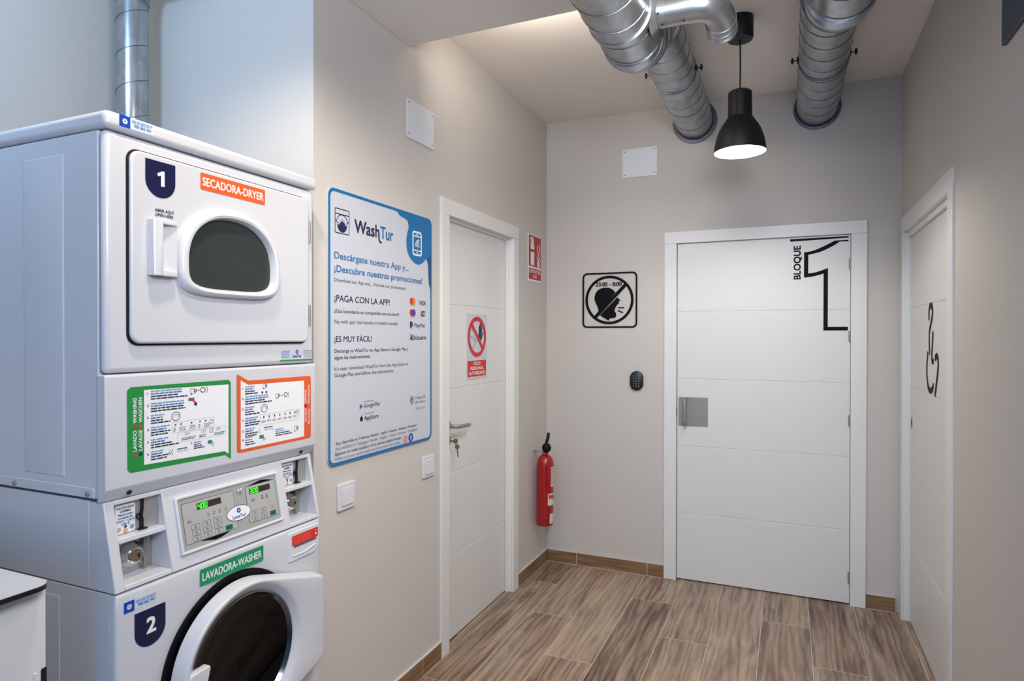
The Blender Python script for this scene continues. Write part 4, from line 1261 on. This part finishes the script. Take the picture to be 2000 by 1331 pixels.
def seven(p, x, z, w, h, ch, m, layer):
    on = {'0': 'abcdef', '1': 'bc', '2': 'abged', '3': 'abgcd', '4': 'fgbc', '5': 'afgcd'}[ch]
    k = h * .13; sh = .12
    f = lambda a, b: (x + a + b * sh, z + b)
    seg = {'a': ((0, h), (w, h)), 'b': ((w, h), (w, h / 2)), 'c': ((w, h / 2), (w, 0)), 'd': ((0, 0), (w, 0)), 'e': ((0, 0), (0, h / 2)), 'f': ((0, h / 2), (0, h)), 'g': ((0, h / 2), (w, h / 2))}
    for s in on: p.stroke([f(*seg[s][0]), f(*seg[s][1])], k, m, layer)


def washer():
    t = thing('washing_machine', 'white front-loading washing machine number 2 under the dryer', 'washing machine', (-1.735, 1.268, 0))
    y0, y1 = .934, 1.600
    mb = MB(); mb.box(-2.085, -1.372, y0, y1, .03, .8975, ENAMEL)
    mb.prism([(-1.66, y0), (-1.545, y0), (-1.545, y0 - .002), (-1.66, y0 - .002)], 'z', .08, .868, ENAMEL)
    obj('cabinet', mb, t, bevel=.004)
    for x in (-2.0, -1.43):
        for y in (.99, 1.54):
            q = MB(); q.lathe([(.02, 0), (.02, .01), (.01, .012), (.01, .035)], (x, y, 0), 'z', BLACKP, 16, True, True); obj('foot', q, t)
    # front panel with a dished round opening
    cy, cz = 1.268, .613
    mb = MB(); n = 96; loops = []
    for r, x in ((.195, WX - .020), (.2235, WX - .016), (.2245, WX - .0065), (.234, WX - .004), (.246, WX - .0016), (.258, WX - .0003), (.275, WX)):
        loops.append([(x, cy + r * math.cos(2 * math.pi * i / n), cz + r * math.sin(2 * math.pi * i / n)) for i in range(n)])
    rect = []
    for i in range(n):
        a = 2 * math.pi * i / n; c, s = math.cos(a), math.sin(a)
        ky = ((y1 - .008 - cy) if c > 0 else (cy - y0 - .008)) / max(abs(c), 1e-6)
        kz = ((.889 - cz) if s > 0 else (cz - .09)) / max(abs(s), 1e-6)
        k = min(ky, kz); rect.append((cy + c * k, cz + s * k))
    # pull the nearest samples onto the corners
    for (a, b) in ((y0 + .008, .889), (y1 - .008, .889), (y0 + .008, .09), (y1 - .008, .09)):
        i = min(range(n), key=lambda k: (rect[k][0] - a) ** 2 + (rect[k][1] - b) ** 2); rect[i] = (a, b)
    loops.append([(WX, a, b) for a, b in rect])
    ex = lambda d: [(a + (d if a > cy else -d) * (1 if (a < y0 + .01 or a > y1 - .01) else (a - cy) / (.33) * (1 if a > cy else -1)), b + (d if b > .8885 else (-d if b < .0905 else 0))) for a, b in rect]
    for d, x in ((.004, WX - .0012), (.007, WX - .004), (.008, WX - .008), (.008, -1.372)): loops.append([(x, a, b) for a, b in ex(d)])
    mb.loft(loops, ENAMEL); obj('front_panel', mb, t, smooth=50)
    mb = MB(); mb.lathe([(.001, 0), (.15, 0), (.185, .012), (.219, .0145), (.2235, .0135)], (WX - .0195, cy, cz), 'x', RUBBER, 72); obj('door_gasket', mb, t, label='black rubber gasket')
    # door: round ring on the left running into a flat hinge side on the right
    R = .207; yr = 1.566; hz = .128

    def tear(R, yr, hz, nn=72, rc=.012):
        # tangent from the right corner to the circle
        d = Vector((yr - cy, hz)); D = d.length; base = math.atan2(d.y, d.x); al = math.acos(R / D)
        a0 = base + al
        pts = [(cy + R * math.cos(a), cz + R * math.sin(a)) for a in [a0 + (2 * math.pi - 2 * a0) * i / nn for i in range(nn + 1)]]
        k = 8
        lo = Vector((yr, cz - hz)); hi = Vector((yr, cz + hz))
        a = Vector(pts[-1]); b = Vector(pts[0])
        e1 = [tuple(a.lerp(lo, i / 12)) for i in range(1, 12)] + [tuple(lo + (a - lo).normalized() * rc), tuple(lo + Vector((-rc * .2, rc * .2))), tuple(lo + Vector((0, rc)))]
        e2 = [tuple(lo.lerp(hi, i / 8)) for i in range(1, 8)]
        e3 = [tuple(hi + Vector((0, -rc))), tuple(hi + Vector((-rc * .2, -rc * .2))), tuple(hi + (b - hi).normalized() * rc)] + [tuple(hi.lerp(b, i / 12)) for i in range(1, 12)]
        return pts + e1 + e2 + e3

    o = tear(R, yr, hz)

    def inset(k):      # shrink the outline toward the circle centre line
        return tear(R - k, yr - k, hz - k * .9)

    N = len(o)

    def circ(r):
        # a circle sampled in the directions of the outline so that the loft stays even
        return [(cy + r * math.cos(a), cz + r * math.sin(a)) for a in [math.atan2(b - cz, c - cy) for c, b in o]]
    xb, xfr = WX + .004, -1.302
    mb = MB()
    mb.loft([[(xb, a, b) for a, b in inset(.003)], [(xb + .003, a, b) for a, b in o], [(xfr - .006, a, b) for a, b in inset(.0035)], [(xfr - .0025, a, b) for a, b in inset(.005)], [(xfr - .0006, a, b) for a, b in inset(.0075)], [(xfr, a, b) for a, b in inset(.011)],
             [(xfr - .0008, a, b) for a, b in circ(.1945)], [(xfr - .0035, a, b) for a, b in circ(.190)], [(xfr - .013, a, b) for a, b in circ(.1765)], [(xfr - .020, a, b) for a, b in circ(.171)]], ENAMEL)
    door = obj('door', mb, t, smooth=40)
    mb = MB(); mb.lathe([(.172, -.026), (.172, -.016), (.168, -.014), (.164, -.019), (.160, -.024)], (xfr, cy, cz), 'x', DCHROME, 72); obj('chrome_ring', mb, door)
    mb = MB(); mb.lathe([(.166, -.022), (.150, -.028), (.12, -.036), (.08, -.042), (.04, -.045), (.001, -.046)], (xfr, cy, cz), 'x', WGLASS, 64); obj('door_glass', mb, door, label='black door glass')
    # handle tab on the left of the ring
    mb = MB()
    mb.prism([(1.075, .540), (1.078, .650), (1.083, .660), (1.136, .662), (1.138, .655), (1.128, .615), (1.126, .575), (1.134, .540)], 'x', xfr - .018, xfr + .004, ENAMEL2)
    obj('handle', mb, door, bevel=.003)
    # soap drawer
    mb = MB()
    pts = rrect_pts(1.4595, .800, 1.590, .886, (.004, .03, .008, .006))
    mb.prism([(a, b) for a, b in pts], 'x', WX - .002, WX + .0045, ENAMEL2)
    dr = obj('soap_drawer', mb, t, bevel=.002)
    mb = MB(); mb.prism([(1.478, .839), (1.575, .839), (1.575, .846), (1.478, .846)], 'x', WX + .0042, WX + .0052, P_GREY); obj('grip_slot', mb, dr)
    mb = MB(); mb.tube([(WX + .0045, 1.474, .816), (WX + .0045, 1.52, .815), (WX + .0045, 1.572, .824)], .003, ENAMEL2, 8); obj('grip_rib', mb, dr)
    p = left_print(WX + .0045)
    p.poly(rrect_pts(1.470, .8465, 1.583, .8755, .003), P_REDL, 1)
    for k in range(4): p.dashes(1.476, .867 - k * .0055, .075, .0018, P_PINK, 2)
    p.poly(ell(1.572, .868, .0035, n=12), P_PINK, 2); p.poly(ell(1.573, .857, .0035, n=12), P_WHITE, 2)
    p.build('warning_label', dr, label='small red warning label')
    # stickers
    p = left_print(WX); p.poly(rrect_pts(1.151, .840, 1.362, .883, .004), P_TEAL, 1); p.text('LAVADORA-WASHER', 1.2565, .852, .0195, P_WHITE, w=.196, layer=2, bold=.02, align='c'); p.build('name_sticker', t, label='green sticker with washer lettering')
    p = left_print(WX); info_sticker(p, .952, .851, 1.033, .876); p.build('service_sticker', t)
    p = left_print(WX); badge(p, .977, 1.055, .841, .754, '2', .785, .034); p.build('number_badge', t, label='navy badge with white number 2')

    # ---------- console: sloping block between washer and dryer with two coin bays
    zb, zt = .901, 1.098
    xb_, xt_ = WX - .001, -1.392
    xs = lambda z: xb_ + (xt_ - xb_) * (z - zb) / (zt - zb)
    mb = MB(); back = -1.44
    body = lambda a, b: mb.prism([(back, zb), (xb_, zb), (xt_, zt), (back, zt)], 'y', a, b, ENAMEL)
    bays = ((.957, 1.075), (1.474, 1.588))
    body(.933, .957); body(1.075, 1.474); body(1.588, 1.600)
    mb.box(-2.085, back, .933, 1.600, zb, 1.100, ENAMEL)
    for a, b in bays:
        mb.prism([(back, zb), (xb_, zb), (xs(.912), .912), (back, .912)], 'y', a, b, ENAMEL)      # sill
        mb.prism([(back, 1.002), (xs(1.004), 1.002), (xs(1.014), 1.014), (back, 1.014)], 'y', a, b, ENAMEL)   # shelf
        mb.prism([(back, 1.088), (xs(1.088), 1.088), (xt_, zt), (back, zt)], 'y', a, b, ENAMEL)
        mb.box(back, back + .004, a, b, .90, 1.09, ENAMEL)
    con = obj('console', mb, t, bevel=.0025)
    for a, b in bays:
        mb = MB(); mb.box(-1.404, -1.402, a + .001, b - .001, 1.0145, 1.0875, COINP); slot_plate = obj('coin_plate', mb, t)
        p = left_print(-1.402, a, 1.0145, .0005)
        p.poly(rrect_pts(.010, .002, .058, .068, (.002, .006, .006, .002)), P_WHITE, 1)
        for k, (tx, w) in enumerate((('NO DEVUELVE', .042), ('CAMBIO', .026), ('Máquina acepta', .036), ('monedas de', .034), ('0,50 € - 1,00 €', .042), ('2,00 €', .02))):
            p.text(tx, .034, .058 - k * .0075, .0048, P_NAVY if k < 2 else P_MIDB, w=w, layer=2, bold=.03, align='c')
        p.poly(ell(.018, .012, .0055, n=14), P_COIN, 2); p.poly(ell(.034, .007, .0055, n=14), P_COIN, 2); p.poly(ell(.050, .013, .0055, n=14), P_LGREY, 2); p.poly(ell(.034, .0165, .0035, n=14), P_ROYAL, 2)
        p.build('price_sticker', slot_plate)
        mb = MB()
        c0 = (a + .073)
        mb.prism([(c0 - .004, 1.0145), (c0 + .004, 1.0145), (c0 + .004, 1.040), (c0 + .001, 1.044), (c0 + .004, 1.062), (c0 + .005, 1.0875), (c0 - .001, 1.0875), (c0 - .002, 1.062), (c0 - .004, 1.052), (c0 - .004, 1.036)], 'x', -1.402, -1.397, BLACKP)
        mb.lathe([(.0075, -.002), (.0075, .004), (.0052, .004), (.0052, -.002)], (-1.400, c0 - .006, 1.047), 'x', BLACKP, 18)
        mb.box(-1.402, -1.392, c0 - .010, c0 + .011, 1.0145, 1.0175, BLACKP)
        obj('coin_slot', mb, slot_plate)
        # lower bay: steel vault door with round lock
        mb = MB(); mb.box(-1.432, -1.424, a + .001, b - .001, .9125, 1.0015, STEELB); vd = obj('vault_door', mb, t)
        mb = MB(); lc = a + .062
        mb.lathe([(.032, 0), (.031, .005), (.027, .010), (.024, .014), (.021, .019), (.017, .022), (.001, .022)], (-1.424, lc, .955), 'x', CHROME, 36)
        lk = obj('lock', mb, vd, label='round chrome lock')
        mb = MB(); mb.lathe([(.015, 0), (.014, .003), (.001, .0035)], (-1.402, lc, .955), 'x', BRASSY, 28); mb.box(-1.3995, -1.3975, lc + .002, lc + .006, .950, .960, BLACKP); obj('lock_barrel', mb, lk)
        mb = MB(); mb.box(-1.424, -1.415, b - .028, b - .020, .9125, 1.0015, STEEL)
        mb.lathe([(.005, 0), (.005, .006)], (-1.424, b - .034, .930), 'x', STEEL, 12, False, True); mb.lathe([(.004, 0), (.004, .005)], (-1.424, b - .034, .993), 'x', STEEL, 12, False, True)
        obj('vault_fitting', mb, vd)
        p = Print((xs(.9115) - .028, a, .9121), Y_, X_)
        p.dashes(.045, .012, .040, .003, P_MIDB, 0); p.build('sill_lettering', con)

    # control panel on the slope
    P0 = Vector((xb_, 0, zb)); V = Vector((xt_ - xb_, 0, zt - zb)).normalized()
    Nn = Y_.cross(V)

    def pr(step=.0004, lift=0.0): return Print(P0 + Nn * lift, Y_, V, step)
    mb = MB()
    q = pr()
    f3 = lambda a, b, d: tuple(P0 + Y_ * a + V * b + Nn * d)
    def loop(x0, z0, x1, z1, r, d): return [f3(a, b, d) for a, b in rrect_pts(x0, z0, x1, z1, r, 4)]
    mb.loft([loop(1.103, .031, 1.444, .173, .004, 0), loop(1.103, .031, 1.444, .173, .004, .006), loop(1.106, .034, 1.441, .170, .004, .008), loop(1.109, .0375, 1.438, .1665, .003, .007), loop(1.110, .0385, 1.437, .1655, .003, .003)], ENAMEL2, False, True)
    cp = obj('control_panel', mb, t)
    p = pr(.0003, .003)
    p.rect(1.110, .0385, 1.437, .1655, PANELG, 0)
    for (a, b, c, d) in ((1.119, .052, 1.281, .1535), (1.3215, .052, 1.431, .1535)):
        p.poly(rrect_pts(a, b, c, d, .003, 3), P_DARKN, 1); p.poly(rrect_pts(a + .0011, b + .0011, c - .0011, d - .0011, .002, 3), PANELL, 2)
    p.poly([(1.16, .052), (1.255, .052), (1.225, .044), (1.205, .0425)], BLACK, 2); p.poly([(1.330, .1535), (1.425, .1535), (1.395, .160), (1.378, .1615)], BLACK, 2)
    # legends and key outlines
    for x in (1.194, 1.212, 1.230, 1.249): p.poly(ell(x, .119, .0011, n=8), P_GREY, 3); p.dashes(x - .004, .112, .008, .0016, P_GREY, 3); p.dashes(x - .004, .107, .008, .0016, P_GREY, 3)
    for x in (1.378, 1.394): p.poly(ell(x, .122, .0011, n=8), P_MC1, 3); [p.dashes(x - .004, .116 - k * .004, .008, .0018, P_DARKN, 3) for k in range(3)]
    p.poly(ell(1.137, .113, .0012, n=8), P_GREEN, 3); p.dashes(1.131, .107, .012, .0018, P_GREY, 3); p.dashes(1.129, .103, .016, .0018, P_GREY, 3)
    p.poly(ell(1.344, .119, .0012, n=8), P_GREEN, 3); p.dashes(1.338, .113, .012, .0018, P_GREY, 3); p.dashes(1.336, .109, .016, .0018, P_GREY, 3)
    p.build('panel_face', cp, label='grey control panel face')

    def keycap(cx, cz, w, h, m, line=P_DARKN):
        p.ring(rrect_pts(cx - w, cz - h, cx + w, cz + h, .002, 3), rrect_pts(cx - w + .0007, cz - h + .0007, cx + w - .0007, cz + h - .0007, .0015, 3), line, 3)
        p.ring(ell(cx, cz, h * .5, n=10), ell(cx, cz, h * .3, n=10), line, 3)
    for cx, cz in [(x, z) for x in (1.152, 1.185, 1.219) for z in (.091, .0755, .0615)] + [(1.343, .078), (1.343, .0605), (1.376, .0775), (1.376, .0615)]:
        p = pr(.0003, .003); keycap(cx, cz, .0125 if cx < 1.3 else .011, .0062, None); p.build('program_key', cp)
    p = pr(.0003, .003); keycap(1.410, .0785, .011, .0055, None, P_RED); p.build('program_key', cp)
    for cx, cz in ((1.252, .0615), (1.409, .061)):
        p = pr(.0003, .003); p.poly(rrect_pts(cx - .0115, cz - .0065, cx + .0115, cz + .0065, .001, 2), P_STARTG, 3); p.dashes(cx - .005, cz - .001, .010, .002, P_DARKN, 4); p.build('start_button', cp, label='dark green start button')
    for (x0, x1, txt) in ((1.163, 1.238, '400'), (1.3345, 1.411, '300')):
        p = pr(.0003, .003)
        p.rect(x0, .129, x1, .1455, DISP, 3)
        p.rect(x0, .129, x0 + .036, .1455, DISPG, 4)
        dg = pr(.0003, .003)
        for k, ch in enumerate(txt): seven(dg, x0 + .0025 + k * .0105, .1315, .0065, .0115, ch, LED, 5)
        dg.poly(ell(x0 + .0115, .1313, .0009, n=8), LED, 5)
        d = p.build('display', cp, label='dark display window'); dg.build('digits', cp, label='green lit digits')
    # oval maker badge and round emblem
    p = pr(.0003, .003)
    p.poly(ell(1.289, .0905, .0415, .0205), P_GREY, 4); p.poly(ell(1.289, .0905, .0395, .0185), P_WHITE, 5)
    for k in range(8):
        a = k * math.pi / 4; p.poly(ell(1.2895 + .0052 * math.cos(a), .0975 + .0052 * math.sin(a), .0021, n=8), P_ROYAL, 6)
    p.ring(ell(1.2895, .0975, .0052, n=16), ell(1.2895, .0975, .0026, n=16), P_ROYAL, 6)
    p.text('LavaTur', 1.2895, .078, .0085, P_ROYAL, w=.046, layer=6, bold=.035, align='c')
    p.build('oval_badge', cp)
    p = pr(.0003, .003); p.poly(ell(1.303, .147, .0105), P_LGREY, 3)
    for dx, dz in ((-.005, .003), (.004, .004), (0, -.005)): p.poly(ell(1.303 + dx, .147 + dz, .0035, .0025, 10), P_WHITE if dx else P_GREY, 4)
    p.build('round_emblem', cp)


P_REDL = mat('print_signal_red', (226, 44, 24), .4, var=0)
COINP = mat('coin_plate_grey', (176, 174, 170), .4, metal=.5, var=.02)
STEELB = mat('vault_steel', (198, 196, 192), .28, metal=.9, var=.03)
BRASSY = mat('nickel', (190, 178, 156), .28, metal=1.0, var=0)
PANELG = mat('panel_grey', (172, 174, 172), .45, metal=.25, var=.01)
PANELL = mat('panel_light', (184, 185, 182), .45, metal=.25, var=.01)
P_STARTG = mat('button_green', (10, 104, 74), .4, var=0)
DISP = mat('display_dark', (52, 38, 34), .25, var=0)
DISPG = mat('display_lit', (10, 40, 12), .3, var=0, emit=(0, 120, 10), estr=.15)
LED = mat('led_green', (60, 255, 60), .4, var=0, emit=(60, 255, 30), estr=2.2)
washer()

# ------------------------------------------------------------------ unit with worktop left of the machines
t = thing('worktop', 'white worktop with black edge on the low white cabinet, lower left corner', 'worktop', (-1.7, .2, .9685))
mb = MB()
def topshape(x1, y1, r):
    return [(-2.15, -.6), (x1, -.6)] + [(x1 - r + r * math.cos(a), y1 - r + r * math.sin(a)) for a in [math.pi / 2 * i / 10 for i in range(11)]] + [(-2.15, y1)]
mb.prism(topshape(-1.343, .800, .03), 'z', .9685, .9785, BLACKP); obj('core', mb, t)
mb = MB(); mb.prism(topshape(-1.343, .800, .03), 'z', .9785, .980, ENAMEL2); obj('laminate', mb, t)
t = thing('cabinet_unit', 'low white cabinet under the black-edged worktop, left of the washing machine', 'cabinet', (-1.75, .2, 0))
mb = MB(); mb.box(-2.14, -1.387, -.6, .811, .0, .968, DOORW); obj('body', mb, t, bevel=.002)
mb = MB(); mb.box(-1.3875, -1.3855, .8065, .8115, .45, .795, DARK); mb.plate(rrect_pts(.801, .55, .8115, .795, .004), 'x', -1.388, -1.3862, DARK); obj('side_slot', mb, t)
mb = MB(); mb.box(-1.388, -1.383, .787, .793, .70, .792, ENAMEL2); obj('catch', mb, t, bevel=.001)

bpy.data.objects.remove(_to); bpy.data.curves.remove(_tc)
